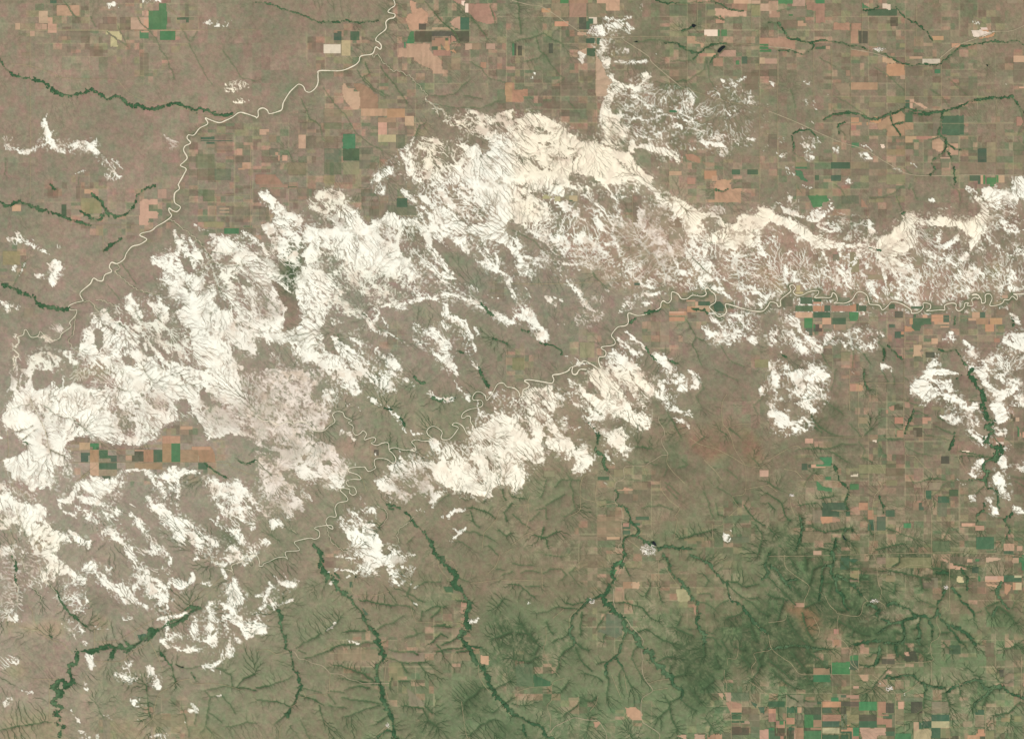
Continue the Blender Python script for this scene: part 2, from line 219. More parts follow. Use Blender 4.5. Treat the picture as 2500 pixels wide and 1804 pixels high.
G9d 26,72 42,56 44,70 40,84 30,98 22,88
G7m 14,86 24,90 38,102 38,118 28,110
B6w 55,77 66,80 68,88 60,85; 60,92 75,92 80,96 70,100 60,100; 46,104 60,106 66,112 62,114
B3g 70,70 90,68 110,68 125,76 135,85 130,95 125,100 110,105 95,100 88,95 75,90 68,80; 58,100 74,100 90,110 95,120 80,116 66,110; 40,60 44,48 50,50
B7w 74,104 80,110 90,114 82,112 76,108; 112,99 110,105 106,110 110,113 104,118 102,115 106,106; 112,104 120,108 132,106 132,100 134,104 132,110 120,110; 165,152 172,158 178,163 170,164
B7w 68,118 75,122 80,126 90,132 92,140 97,145 105,142 115,148 125,155 130,164 120,164 112,158 105,150 95,150 92,142 85,138 75,128 66,124 62,120
B7w 130,80 138,88 145,95 155,98 165,102 160,104 150,99 140,96 134,88; 135,76 145,78 148,83 142,84 140,90 135,85; 148,82 155,82 163,88 160,88 152,84; 209,112 214,113 220,114 225,125 222,127 215,120; 192,66 200,72 208,76 216,80 222,90 227,98 227,80 220,78 212,74 204,68
B6w 145,70 150,75 160,78 165,82 172,84 178,84 170,76 160,72 150,66; 90,114 98,116 104,124 108,130 104,128 98,120; 184,87 195,90 200,94 192,94; 203,97 212,100 218,103 210,102
B5p 120,62 140,68 148,82 140,84 132,78 118,66
B5w 135,98 150,98 160,104 165,104 170,98 180,98 190,102 198,108 206,112 200,112 190,106 182,101 172,100
B5w 172,118 176,118 178,130 185,138 190,142 192,150 190,142 195,140 185,130 178,124 172,122; 96,66 105,67 125,70 120,74 104,71
B4w 105,128 115,130 125,133 120,135 130,139 137,144 128,140 110,133; 90,92 105,90 104,98 94,98
H0 156,48 165,52 172,60 185,60 192,70 195,85 190,88 180,82 170,72 162,62 157,56; 118,82 126,88 133,95 128,96 118,88; 58,124 66,128 76,134 84,140 92,148 82,152 70,150 62,146 60,134
S1.2 168,103 169,112 171,118 165,122 170,127; 157,129 163,134 168,139 171,143 164,145 170,155 176,162; 140,137 148,142 155,146 160,151 166,156 172,161 176,164; 82,152 90,158 94,162; 130,6 138,13 144,20 150,36; 140,58 152,72 160,76
S.7 187,145 190,155 197,163; 194,127 197,135; 112,118 116,126; 139,123 145,126; 190,46 198,58 205,67 212,76; 200,50 205,60 212,72; 175,118 186,121 188,128; 165,78 175,78; 63,40 78,52 88,62 100,66; 155,128 162,140 164,144; 106,0 113,3 112,8 105,7; 160,45 152,38
S1 188,140 192,134 186,130; 212,56 214,68 213,76; 160,62 158,76; 10,135 14,148 20,158; 30,138 36,150; 100,120 103,128; 178,98 190,104 205,112; 76,114 90,113 98,116
Ft 3,0 28,3
FG 28,2 36,3; 125,12 134,20
Fm 37,3 47,14; 100,15 116,29; 3,20 12,32; 9,4 27,12; 116,130 125,142; 212,88 220,100
Fe 93,4 103,11; 117,19 142,27
Fn 108,11 116,15; 221,153 227,160
G4g 157,54 170,70 185,82 192,80 185,62 170,58; 130,112 160,108 200,112 215,125 227,140 227,164 160,120; 60,125 90,148 80,150 62,146; 170,60 190,76 180,62; 136,100 160,105 160,112 140,108
C1.2 200,106 204,111 210,116; 210,136 216,138 222,142; 180,147 184,148
D.6 72,133 74,140; 95,114 110,128 130,138
T 2 1
B9c 0,0 5,2 15,4 12,8 20,10 28,16 30,22 33,28 36,30 30,32 24,33 22,38 18,34 8,34 3,36 0,34
B8w 13,0 46,0 48,6 44,12 40,9 36,8 32,12 26,10 22,6 15,8
H3 5,5 14,12 12,16 5,14
S.9 45,0 55,3 65,10 72,16 80,22 84,26 87,34 90,37 88,44 92,52 96,58; 82,0 90,9 93,13 91,22 95,24 93,30 90,37; 66,0 68,8 70,12; 93,13 104,9 112,4; 96,2 92,10
B8w 88,8 94,10 93,15 89,14; 92,54 98,57 100,60 96,61; 126,40 131,40 130,46 127,44; 102,0 96,6 99,0
B9c 117,0 123,0 131,7 132,13 138,12 145,11 152,16 160,22 170,25 178,25 186,30 188,34 194,35 200,34 199,28 205,26 214,28 218,24 217,20 227,20 227,35 220,40 212,48 216,52 213,56 200,54 198,60 190,56 185,58 180,52 172,52 174,57 172,65 180,72 178,74 170,65 168,55 173,46 182,42 188,38 182,34 184,30 175,28 168,30 170,38 166,44 165,48 160,48 155,44 152,38 150,30 145,28 142,31 144,24 138,18 133,18 128,14 125,8 120,4
B8w 150,50 156,56 160,60 166,66 172,72 180,78 178,85 170,88 165,86 166,78 160,72 155,66 153,58; 138,50 141,55 144,64 148,70 147,75 144,70 140,60; 184,94 192,98 200,104 196,100; 62,104 68,106 74,113 68,112 64,109; 0,54 6,58 10,66 14,70 18,76 18,84 12,84 6,80 4,74 0,68
B5w 163,84 175,88 185,92 190,96 195,100 200,104 190,100 180,94 168,92; 30,98 45,102 40,108 30,105; 0,98 10,105 18,115 26,125 33,133 30,140 22,138 20,130 12,122 4,118 0,125; 46,148 52,152 60,156 70,158 58,160 48,155; 145,85 155,85 165,92 158,94; 150,83 158,86 160,92; 140,84 146,92; 202,70 210,75 206,80; 190,66 196,70 192,74
B4w 190,60 227,60 227,95 205,98 195,85 185,80; 108,48 120,60 115,62 108,56
B4p 108,15 125,15 130,25 138,30 150,38 152,48 150,60 145,62 140,75 130,70 118,62 108,48 112,30; 55,114 80,112 82,118 70,124 60,128 56,122
B3p 90,32 105,30 106,58 98,56 90,45; 52,60 68,62 78,70 90,82 104,90 100,95 88,92 70,72; 70,98 82,98 84,104 72,106; 170,18 190,20 192,26 180,26; 112,68 130,72 135,82 120,80; 136,28 139,38; 20,56 35,60 30,66; 215,50 220,55; 66,56 75,60 76,66
B7w 110,26 115,30 118,40 121,42 117,42 112,32; 24,44 28,54 36,58 40,62 38,66 34,58 28,56; 45,56 50,58 48,61; 10,88 14,92 18,100 14,98; 0,90 5,98 0,100; 80,92 88,94 84,96; 205,62 212,62 210,66; 58,74 62,76 59,77; 3,144 7,145 6,147; 40,124 46,125 42,126; 222,48 227,50 226,53; 189,66 193,68 191,72; 92,78 98,80 94,83
S1.2 0,47 6,52 8,56; 40,77 44,80 50,86 56,92 60,98 64,104; 40,45 42,52 40,58; 130,48 140,56; 218,38 218,52 225,66
S.7 28,66 40,70 50,71 62,70 70,73; 175,115 178,120 185,125 190,130; 190,114 195,124; 200,115 205,125 215,131; 208,116 215,126 221,131; 10,106 20,116; 5,62 18,66 28,66; 175,114 200,116 215,113 225,112; 60,0 64,8; 110,74 104,75; 104,88 98,80; 20,70 30,74
R.95 227,107 222,112 214,112 205,110 195,107 189,106 190,112 188,115 183,117 178,112 175,108 180,104 180,98 176,94 173,91 171,93 172,97 168,99 160,98 155,101 150,101 147,97 142,95 141,98 141,102 138,105 134,103 132,105 131,109 124,113 112,116 103,114 103,122 100,125 94,126 90,130 88,134 91,138 90,142 79,144 83,148 82,152 77,153 77,158 79,163 76,163 72,160 64,156 60,159 52,162 50,164
B7w 106,98 118,96 130,95 137,95 135,97 125,98 115,99 108,102; 98,104 106,102 112,104 124,104 120,108 108,107 102,110 97,113 88,116 92,114 98,110
W 168,128 168,128.2
FG 179,104 185,104 188,108 187,112 181,113 178,109; 162,104 175,107; 46,17 51,18; 108,87 113,89
Fo 155,108 162,113; 139,117 153,121
Fp 154,102 162,104; 139,112 154,116; 179,0 194,0 194,4 203,4 203,16 180,16 180,12; 162,107 175,113; 174,14 187,16; 21,8 20,8
Fy 51,10 58,15; 27,9 35,13; 38,11 43,15
Fn 139,38 153,48; 131,122 139,142; 120,122 131,130; 131,28 139,38
Fm 106,10 115,28; 138,30 151,39; 107,28 112,34
Fl 0,153 11,164; 60,140 73,153; 215,155 227,162
G5d 212,100 227,98 227,108 212,108 203,107 210,103; 168,98 176,93 175,100; 158,98 170,91 168,97; 142,95 140,90 136,92; 103,58 106,64 100,62
G5y 110,42 118,44 114,50; 126,60 135,66 132,75; 155,76 165,78 162,84; 174,78 182,80 180,86; 176,90 190,94 188,102; 218,72 227,74 227,85 220,82; 60,68 70,68 68,72
G3p 150,125 139,122 120,120 130,145
B8w 170,126 177,131 182,130 184,134 174,136; 186,134 195,136 192,142 186,140; 195,124 200,125 204,132 198,130; 208,134 215,133 219,138 214,142 210,139
B5w 168,125 172,125 177,131 182,130 188,128 195,124 200,124 203,130 208,135 215,132 219,138 215,140 212,144 210,138 205,134 198,138 195,143 190,144 188,140 182,140 178,142 174,136 170,130
B6w 92,135 98,138 104,144 112,148 120,152 115,152 108,150 100,145 95,140; 104,132 112,138 118,144 122,150 118,146 110,140; 84,150 92,146 100,152 108,158 115,164 84,164 82,156; 125,148 135,150 140,158 150,164 140,164 130,158 122,152
B4w 100,128 108,134 112,140 104,136; 150,92 162,96 165,98
C1.2 8,128 14,130; 25,140 34,142 42,146 44,150; 118,143 122,150 128,155; 104,122 110,118; 118,114 125,112 132,109; 160,110 168,111 174,114; 180,4 186,6 191,4; 140,156 146,158
D.6 154,120 160,130 163,135 160,142 165,152 168,160; 183,138 188,148 192,155 205,162; 138,155 145,160; 197,66 200,80 201,90; 70,73 74,82 82,90; 126,62 135,74 136,90; 163,135 170,138; 112,48 122,62 126,62; 0,40 20,50 28,60; 160,65 175,80; 145,14 155,24; 185,52 175,52
K.4 0,88 30,88 60,87 80,85.5 104,85.5; 158,94 227,94
K.3 106.5,0 106.5,110; 131,120 131,140; 219,0 219,18
T 3 1
R.85 0,107 2,104 7,105 9,108 11,107 11,102 17,97 20,94 19,90 22,89 24,92 22,95 25,98 30,98 36,95 44,94 44,97 41,100 48,100 55,100 57,96 60,98 61,103 58,105 62,105 68,105 74,102 78,96 82,95 87,98 89,104 90,106 98,107 101,111 106,107 109,104 116,105 122,108 126,111 127,114 133,113 137,109 137,105 143,106 143,110 140,112 152,111 156,111 156,107 162,105 166,106 166,110 169,112 173,109 174,105 177,105 176,107 181,107 180,102 183,100 186,101 186,98 180,98 184,97 188,101 189,105 192,104 192,98 196,97 198,101 196,107 202,107 207,105 209,102 213,102 216,99 220,102 220,98 217,97 227,97
B9c 0,21 5,26 12,29 20,30 24,34 30,38 36,40 40,44 48,45 55,50 62,52 72,53 80,52 90,54 96,56 98,50 100,45 108,44 112,40 116,36 119,30 124,26 130,27 135,30 142,33 148,32 152,28 157,29 162,32 172,34 180,32 185,27 188,20 182,12 184,8 188,12 195,20 195,30 193,36 192,44 188,46 184,52 180,58 178,54 180,48 174,42 168,38 158,38 152,36 145,38 138,36 132,34 128,32 130,38 130,46 134,54 142,58 150,62 156,66 152,66 142,62 132,57 124,58 116,62 110,64 116,68 124,72 130,76 122,74 114,74 112,78 117,83 112,82 108,72 104,66 100,62 92,60 82,60 74,56 66,55 58,56 54,58 46,57 40,54 36,50 30,47 24,42 16,38 10,36 5,36 0,30
H1 129,52 132,52 131,54; 122,46 126,46 118,51 113,50
B8w 188,4 195,2 205,5 215,2 227,0 227,14 215,20 205,22 198,20 190,12
B7w 192,44 200,50 208,56 216,60 227,55 227,62 216,66 210,62 202,56 194,50; 212,74 217,76 220,84 227,90 227,96 214,96 210,84; 141,12 147,13 148,15 143,15; 32,28 38,24 45,20 55,18 58,22 50,28 44,34 36,34; 180,52 182,58 178,60; 11,76 20,78 18,80 12,80; 21,76 25,78 25,85 21,84; 58,90 62,91 61,93; 172,78 176,80 176,83 173,82; 217,36 227,40 220,42 210,40; 134,56 146,62 156,66 148,65 138,60
H0 189,44 192,50 196,58 193,58 188,52 187,48
B6w 195,25 210,30 220,38 227,42 210,40 200,34; 186,54 190,58 194,60 188,60; 205,18 218,17 206,20; 208,24 220,24 222,28 212,26; 156,9 160,11 158,14; 148,18 153,21 160,20 155,24 150,22; 40,36 52,33 60,36 66,40 58,42 46,40; 83,32 88,32 94,36 94,42 90,42 86,36; 76,44 86,48 92,52 84,50; 180,70 188,76 195,84 190,82 182,76; 4,40 8,50 4,52; 10,40 14,46 12,48; 0,66 5,70 8,74
B5w 17,8 22,10 21,15 17,13; 10,18 20,22 30,26 32,30 20,28 12,24; 52,10 58,13 56,18; 30,0 40,3 38,5; 30,78 40,78 46,80 42,84 36,85 30,83; 45,73 50,74 48,78; 72,80 75,82 73,85; 84,70 92,67 90,74 86,74; 125,78 140,82 148,86 155,90 142,84; 142,87 150,90 152,92 145,90; 121,93 128,97 134,100 132,101 124,99; 108,102 115,98 117,104 112,104; 83,88 88,88 86,90; 168,85 175,88 185,93 190,96; 196,93 204,96 208,98; 150,70 160,72 154,73; 155,77 162,82 157,80; 150,98 158,101 164,105; 20,40 28,46; 95,60 105,65 108,74 100,68; 74,56 82,60 84,66 78,62; 120,64 140,72 150,76 135,74; 198,70 205,78 203,86; 176,58 184,64 190,70; 190,60 205,62; 60,42 80,44 90,50 70,46
B1w 130,30 150,50 160,60 175,60 185,80 175,90 130,85 115,60; 0,36 100,60 110,90 60,95 0,90; 190,20 227,20 227,90 195,90 185,60; 60,18 95,32 95,52 60,48; 0,10 30,15 28,30 10,20
S1 26,48 24,56 18,61 15,66 15,74 18,78; 63,58 65,70 67,78 70,88 76,95; 80,66 75,72 70,78; 48,60 52,68 60,74 66,78; 98,62 101,74 104,86; 88,88 92,95 96,100; 155,62 165,72 172,82 178,92; 154,56 163,52 168,46; 166,72 175,62; 176,3 182,8; 174,138 180,146; 215,116 222,122 220,118; 37,48 38,58 42,56; 150,50 152,42
G6y 200,62 206,64 206,76 200,78 196,72
G5y 0,80 6,82 12,90 10,100 0,98
G4d 11,92 20,90 18,95 13,98; 57,97 60,98 61,103 57,104 52,104; 110,107 127,112 118,106; 158,106 165,107 165,111 158,111; 181,98 196,105 190,98; 48,100 56,103; 12,108 24,102 20,110
Fg 35,10 52,10 54,15 48,16 48,20 40,21; 72,113 80,113 80,121 72,121; 32,118 39,124; 196,0 200,2
Fl 36,4 50,10; 95,12 108,16; 64,148 72,156; 203,125 208,130; 120,138 131,141; 72,60 80,78
Fe 65,10 80,17; 56,113 71,118; 11,100 22,108; 62,100 72,104; 145,107 155,111; 57,62 63,68
Fn 105,15 110,23; 58,124 69,129; 80,98 86,101; 121,142 125,147; 200,107 206,104; 24,95 34,97; 88,80 102,84; 133,140 136,146; 72,156 60,160
Fy 25,89 28,94
FG 24,107 39,112; 40,101 47,106; 48,107 55,112; 80,107 87,112; 40,113 55,118; 56,118 69,124; 36,130 39,134; 107,106 112,110; 152,118 160,124; 128,115 131,115 131,118 144,118 144,124 136,124 134,130 127,130; 112,130 120,136; 107,124 112,127; 184,113 192,118; 126,108 136,110; 28,100 39,106
Fm 32,124 39,130; 181,102 190,104; 176,118 184,124; 200,110 210,117; 40,62 44,68; 144,124 136,125; 105,80 111,86; 168,103 174,100
Fk 112,112 119,118; 40,124 48,130; 139,148 147,153
Fp 40,107 47,110; 24,113 39,118; 48,118 56,124; 136,115 141,118; 152,125 160,127; 128,142 136,142 134,148 136,152 128,152; 180,113 184,118; 144,136 150,141; 207,98 212,101
Ft 56,107 72,112; 184,118 195,124; 200,136 205,140; 83,13 88,20 82,20
Fo 72,106 80,112; 40,110 47,112; 144,115 160,118; 144,118 152,124; 125,118 128,124; 120,125 126,126 130,130 120,130; 196,118 207,124; 192,124 200,130
B7w 14,114 22,116 28,122 26,126 18,124 12,120; 13,130 20,132 20,136 14,134; 26,124 32,128 35,134 28,136 24,130; 0,132 4,126 8,130 8,142 2,142; 52,132 58,130 64,133 58,138 52,142 48,142; 66,138 72,142 76,146 70,145; 74,127 80,128 85,133 80,138 75,134; 78,138 88,140 95,138 96,144 90,147 82,146 78,142; 152,136 158,130 160,134 155,138; 148,150 152,151 150,156 144,160; 175,156 180,155 188,160 194,164 182,164
B4w 5,124 12,125 20,128 26,136 34,138 40,142 35,148 25,144 16,138 8,134; 56,132 74,130 78,140 66,142 56,140; 160,130 167,133 165,140 158,140; 0,156 10,155 20,160 22,164 0,164; 200,150 227,150 227,164 200,164
B6w 24,150 32,154 40,160 48,164 38,164; 86,124 92,128 100,130 105,135 98,134 90,130; 98,158 104,160 110,163 100,164; 148,150 152,151 150,160 142,164 140,162 145,156; 172,150 178,145 184,150 188,156 195,155 204,150 212,142 206,140 208,136 212,134 220,130 227,132 227,150 215,152 206,158 196,164 178,164 175,156; 8,146 12,149 10,150
S2 34,134 40,140 44,146; 26,142 32,146
C1 150,145 158,148 165,146; 165,146 170,152 175,160; 165,118 164,124; 102,146 102,156; 105,143 112,149 118,154; 12,150 16,153; 215,118 216,125; 118,26 122,25; 89,56 100,58
D.7 72,130 73,140 75,150 74,163; 60,135 50,142 47,148 50,155 56,162; 76,144 85,150 90,158; 98,139 103,146 102,156; 88,113 80,118 76,124 73,128; 58,0 65,5 70,12 75,16; 90,12 100,11 108,9 115,5 120,0; 114,10 116,18 119,26; 127,4 132,13; 73,28 74,40; 160,0 168,6 170,14; 125,0 124,4; 24,0 30,8; 208,90 206,96
K.3 39.7,107 39.7,150; 120,100 120,164; 90,118.3 210,118.3; 56.3,80 56.3,124; 88,14 88,46; 80,107 80,124; 25,0 25,16; 120,142 150,142
T 0 2
B9w 8,0 30,0 29,6 29,15 34,18 46,16 46,8 52,0 57,0 57,18 64,12 75,14 85,18 95,16 98,8 104,0 210,0 213,10 213,20 225,22 227,30 227,62 220,60 205,56 195,60 185,60 180,52 178,47 165,46 160,41 160,30 160,26 154,28 158,40 157,45 145,48 143,53 140,60 128,66 122,67 110,66 104,67 96,65 90,61 85,60 75,59 67,59 65,63 58,66 58,72 62,78 65,86 66,92 55,92 58,85 50,84 48,92 52,100 48,100 47,107 40,108 36,107 35,102 33,104 32,112 27,106 20,99 12,96 10,90 5,86 4,80 8,77 18,75 25,72 26,68 18,66 14,62 14,58 12,52 5,50 2,44 5,38 6,33 12,27 14,20 10,15 10,8
H3p 8,0 24,0 26,8 20,22 28,26 34,34 40,42 43,58 45,68 46,74 40,72 38,60 36,46 30,38 26,28 18,22 14,10
H4g 60,0 104,0 98,10 95,16 85,10 70,12 62,10
H3p 95,8 103,8 104,30 110,42 118,44 122,60 110,60 104,48 108,42 100,28; 90,34 104,32 112,36 122,40 112,46 104,42
H4p 124,18 134,22 148,28 150,34 142,38 134,30 126,26
H4g 128,0 132,10 138,18 134,20 130,12 126,4; 158,0 166,12 164,18; 178,2 184,10 180,8; 120,44 134,52 140,60 132,57; 36,30 44,38 60,40 70,44 72,52 80,55 70,53 66,44 50,40 40,38
H0 30,0 44,0 50,8 40,16 30,12; 46,8 52,4 56,8 55,17 50,14; 160,26 166,26 168,32 164,40 160,38; 176,20 180,16 184,22 188,32 188,35 182,30 177,26
H4p 182,24 200,30 227,28 227,60 205,50 190,52 182,45 178,38; 170,30 182,40 195,44 185,46
H0 188,60 196,60 206,56 220,62 227,66 227,92 205,96 194,86 188,72
H2p 213,0 227,0 227,26 220,20 213,16
B6p 168,38 180,36 200,30 227,26 227,50 200,54 182,54 178,47
B3p 192,10 210,10 208,18 196,18
G4p 12,96 20,99 27,106 28,113 12,106
B9w 0,110 10,112 18,118 25,118 32,120 36,118 41,124 42,130 38,134 30,136 36,142 32,150 30,158 26,150 22,142 14,136 6,128 0,124
B6w 0,98 10,104 20,112 30,114 24,118 10,112 0,112; 0,55 2,60 0,68
B6y 0,126 20,136 36,136 44,140 54,150 52,158 46,164 30,164 30,150 20,148 10,140 0,142
B8w 36,130 46,138 56,146 66,152 60,154 48,148; 38,158 48,164 36,164
B9w 67,101 80,96 80,93 88,95 90,99 96,96 103,95 108,90 112,87 120,88 124,88 128,86 133,87 134,91 140,94 148,93 150,86 156,84 160,88 166,88 174,89 178,92 170,91 160,94 158,100 150,98 140,96 134,94 142,104 146,112 140,104 132,96 128,90 118,90 108,92 104,98 102,106 100,108 94,110 88,114 80,110 72,104 70,108 64,118 60,120 56,118 54,124 58,128 66,126 70,132 80,128 90,134 88,137 78,133 68,132 62,128 52,122 50,114 60,113 64,108 66,104
B9w 130,112 134,112 138,120 144,118 146,122 154,130 160,134 164,142 164,152 158,154 152,148 150,140 145,138 140,128 134,122 130,118
B8w 100,110 108,114 116,118 122,122 112,117; 146,122 158,130 170,136 180,144 190,150 198,156 192,156 184,150 172,142 164,138 162,146 164,156; 150,142 160,150 170,158 164,156 154,152
B6w 66,112 80,112 90,116 100,120 110,126 104,130 95,122 85,120 75,118; 66,120 78,124 90,130 84,132 72,128; 90,126 100,130 108,137 96,134; 160,140 180,146 196,155 190,158 170,150
B7w 90,142 100,140 106,144 112,152 116,155 120,164 112,164 110,156 100,150 92,148; 64,146 74,150 82,152 80,158 70,154; 130,150 140,158 150,164 134,164
B5w 112,120 120,130 130,140 138,150 146,160 140,156 126,144 116,132; 120,142 122,138 130,140; 100,150 120,156 140,164 120,164; 186,96 200,100 212,100 220,106 226,114 227,140 220,144 212,140 205,138 196,126 190,116 186,106
B8w 208,96 214,100 220,108 214,104; 192,98 200,102 196,110; 192,118 200,124 205,134 196,126; 194,128 196,134 192,136; 210,142 220,152 227,156 227,164 220,160 210,152
B5w 180,130 200,140 215,140 210,148 195,140; 210,110 216,124 226,132; 175,92 186,96 192,110 186,108
B6w 200,155 210,158 214,164 200,160; 218,76 227,78 227,88 222,84
B4w 60,140 70,144 72,150 64,148; 168,150 180,156 195,164 175,162; 0,150 20,158 30,164 0,164
S.9 108,98 106,106 104,112; 142,100 145,108 147,114; 156,94 158,105 157,114 157,120; 146,92 152,104 157,110
S.6 20,4 18,12 22,22 30,30 32,38 36,46 42,58 44,68 46,76; 94,14 96,24; 118,137 122,132 132,140; 0,118 12,122; 170,65 186,62; 185,60 190,78
M.5 27,25 30,33 34,40 38,48 41,56 43,66 45,74
H0 34,108 42,103 47,108 52,118 50,126 44,124 40,120 36,112; 42,130 46,140 58,146 48,138; 58,130 70,138 73,146 64,142 59,136
Fp 71,64.5 80,64.5 80,71 71,71; 112,76 120,82; 120,71 128,82; 144,59 160,65; 160,50 171,53; 80,82 88,94
Fq 80,71 88,82; 144,65 152,82; 160,71 176,82; 120,82.5 144,88; 176,71 187,68 191,76 191,82 176,82; 170,68 187,71; 128,71 136,82
Fn 72,71 80,76; 89,76 96,82; 88,88 104,94; 112,82.5 120,88; 148,53 152,59
Fg 152,65 160,82; 80,65 88,71
FG 136,71 144,82; 96,76 104,82; 88,71 96,76; 176,82.5 184,88; 88,82.5 104,88; 72,76 79,82
Fk 120,75 128,79
Fm 104,71 112,82; 80,66 56,60; 160,53 171,65; 144,83 160,86; 90,65 118,71
FG 90,94 98,94 98,97 92,97
G4d 110,91 114,92 112,98 110,98; 120,90 126,89 124,92; 160,95 176,92 181,95 170,98 162,102
G3y 5,128 20,130 40,140 50,160 30,164 20,140; 60,0 100,0 95,14 70,12; 80,96 86,98; 0,130 10,140 10,160 0,164
G3d 100,44 118,44 122,60 104,60; 110,142 122,146 114,144; 190,135 205,145 210,164 195,160
G4m 95,65 140,60 150,48 178,48 184,58 150,62 100,68
C1 181,82 188,88 194,92 202,96; 210,80 218,84 227,80; 22,64 25,66
D.7 80,56 65,44 50,40 40,32; 20,62 34,52; 12,34 28,30; 105,16 115,20 120,30; 130,20 136,12 128,0; 58,76 50,74 44,70; 208,78 218,83 227,81; 12,56 30,50; 225,70 221,76
K.35 7,54 7.5,76 0,81; 58,82.3 190,82.3 205,86 227,95; 67,100 85,85 88,82; 12,113 16,128 20,142; 88,71 88,94; 10,101 27,113; 72,71 136,71
H0 60,68 70,62 90,64 105,69 122,69 140,62 146,50 160,48 178,50 184,62 205,60 227,70 227,94 206,92 196,88 190,94 176,86 158,84 150,86 146,92 130,88 108,88 96,95 80,93 68,99 66,80
H0 0,62 12,56 18,66 26,68 25,72 14,76 4,80 0,84; 34,110 42,105 48,108 52,118 50,126 42,124
H1 163,27 168,30 176,48 165,46 160,38
T 1 2
R.68 227,16 222,15 219,12 214,13 210,20 206,26 204,27 203,23 199,20 195,20 192,24 193,27 199,27 201,30 199,33 190,35 184,38 182,42 184,43 187,41 190,42 190,46 193,52 191,57 187,57 183,50 177,47 174,49 179,51 178,54 172,61 166,62 164,60 165,56 163,53 157,50 152,53 152,57 156,61 154,63 147,63 142,62 138,64 141,68 141,72 136,71 130,71 123,69 118,71 121,74 124,79 122,83 115,79 106,79 105,84 106,87 100,90 97,87 95,86 84,87 82,90 90,93 93,97 85,97 80,99 82,103 87,104 89,109 86,111 83,109 83,106 77,105 75,107 80,112 81,116 73,118 70,123 71,130 65,130 62,134 64,139 68,141 67,138 60,138 52,140 56,143 56,148 52,150 48,149 38,151 34,153 38,158 38,160 27,161 26,164
R.7 118,71 117,65 112,65 107,67 102,65 105,64 106,61 103,60 96,62 98,57 95,54 93,56 89,58 86,55 86,50 82,47 85,45 79,42 77,38 72,37 68,40 70,46 65,50 60,54 52,54 46,48 38,46 33,48 28,46 20,49 14,46 6,45 0,41
M.4 48,22 54,30 60,37 66,38; 107,120 115,125 116,132 110,139; 63,140 66,150 70,155 78,160 84,158; 128,139 125,147 127,153; 140,130 134,136 128,140; 32,142 36,145
B8p 0,60 10,66 22,70 40,70 46,66 60,64 70,68 72,74 78,84 82,88 76,94 70,90 60,90 58,96 44,96 36,90 30,88 20,86 16,78 0,72
B6p 0,24 20,28 45,26 60,30 66,36 66,44 60,54 50,56 56,62 40,70 20,66 0,62
B5p 0,0 60,0 60,10 48,20 50,28 30,28 0,26
B5w 60,0 90,0 98,4 110,8 108,10 96,6 90,14 95,18 90,24 86,24 84,18 76,16 68,8 ; 60,16 72,20 72,30 66,34 58,28; 74,50 82,54 88,60 92,64 86,62 80,56 74,58
B9w 40,74 48,72 56,78 56,88 52,94 46,92 40,96 36,88 40,84; 78,0 86,6 90,18 84,16 80,8; 58,68 66,68 70,70 66,72 60,70; 76,12 84,16 82,12
B8p 18,76 26,74 38,78 40,86 30,86 20,86 17,80; 42,38 50,40 54,46 46,46
B6w 40,72 56,74 70,78 82,86 78,100 70,104 60,96 44,98 36,92 26,88 14,90 20,84 36,86; 97,0 104,4 110,9 102,6; 98,22 106,26 112,33 106,32; 80,30 84,31 80,36; 91,34 95,34 94,38; 88,19 91,20 90,24; 66,22 72,22 70,28; 112,0 122,2 132,6 138,12 143,15 134,12 126,6 118,8
B6p 0,76 10,78 20,90 26,96 30,104 36,112 44,118 42,126 34,124 30,132 24,126 14,120 10,112 8,104 0,98; 0,116 8,122 10,130 0,132
B9w 24,124 32,124 34,130 28,132; 12,134 18,132 22,138 16,142 12,139
B5w 26,98 36,104 48,112 54,118 44,114 34,108; 56,100 70,102 80,102 74,106 60,104; 34,110 40,118; 14,132 26,134 24,140 14,142; 0,150 8,149 14,154 8,158 0,158
H0 58,80 64,79 68,84 60,85; 0,66 8,70 22,74 22,78 12,75 0,71
H1 30,104 42,106 40,114 34,110; 41,77 46,76 44,82; 0,96 8,104 8,112 12,120 0,116
B9c 188,56 195,52 200,50 205,46 210,44 216,42 218,36 222,40 227,42 227,102 215,103 210,104 209,112 204,114 196,111 188,109 182,108 174,105 167,102 160,98 157,96 156,90 152,86 146,84 140,86 136,80 150,83 155,82 160,84 166,78 164,70 168,66 172,65 178,72 184,76 185,70 192,68 202,66 210,66 204,62 194,64 188,62
H3 178,68 188,66 192,70 190,78 196,86 202,100 198,104 196,94 190,86 188,78 180,76; 202,74 210,84 212,94 206,86; 166,82 174,76 176,80 172,86 180,94 186,100 182,98 172,90
H1 198,64 212,64 205,68 196,68
B5w 156,60 162,62 168,72 174,80 166,82 158,72 152,64; 185,50 192,50 196,54 188,54; 200,36 212,42 206,46 198,42
B7w 105,98 112,96 118,92 116,86 122,84 132,80 145,82 150,86 140,88 128,94 122,100 124,108 114,108 108,104
B5p 122,98 134,86 145,86 152,90 156,98 158,106 150,108 140,112 132,119 128,118 124,110 114,110 122,106
B6w 104,72 110,76 104,76; 127,72 131,78 130,84; 135,75 142,82 137,86; 200,15 215,22 212,30 206,28; 219,20 226,26 227,34 221,28; 209,30 217,38 213,40
B8w 217,19 223,20 225,23; 
B7w 78,124 85,126 90,128 96,132 104,134 107,142 110,150 114,158 120,155 126,156 128,164 88,164 86,156 82,150 78,142 72,134 74,130 80,134
B5w 92,124 98,122 104,122 108,128 100,130; 156,106 162,108 166,108 160,114 156,122 154,116; 162,130 170,128 180,122 188,124 180,126 172,130 172,134 166,132; 140,124 148,122 150,127; 174,140 182,142 180,146; 110,120 106,124 98,128; 176,138 184,139
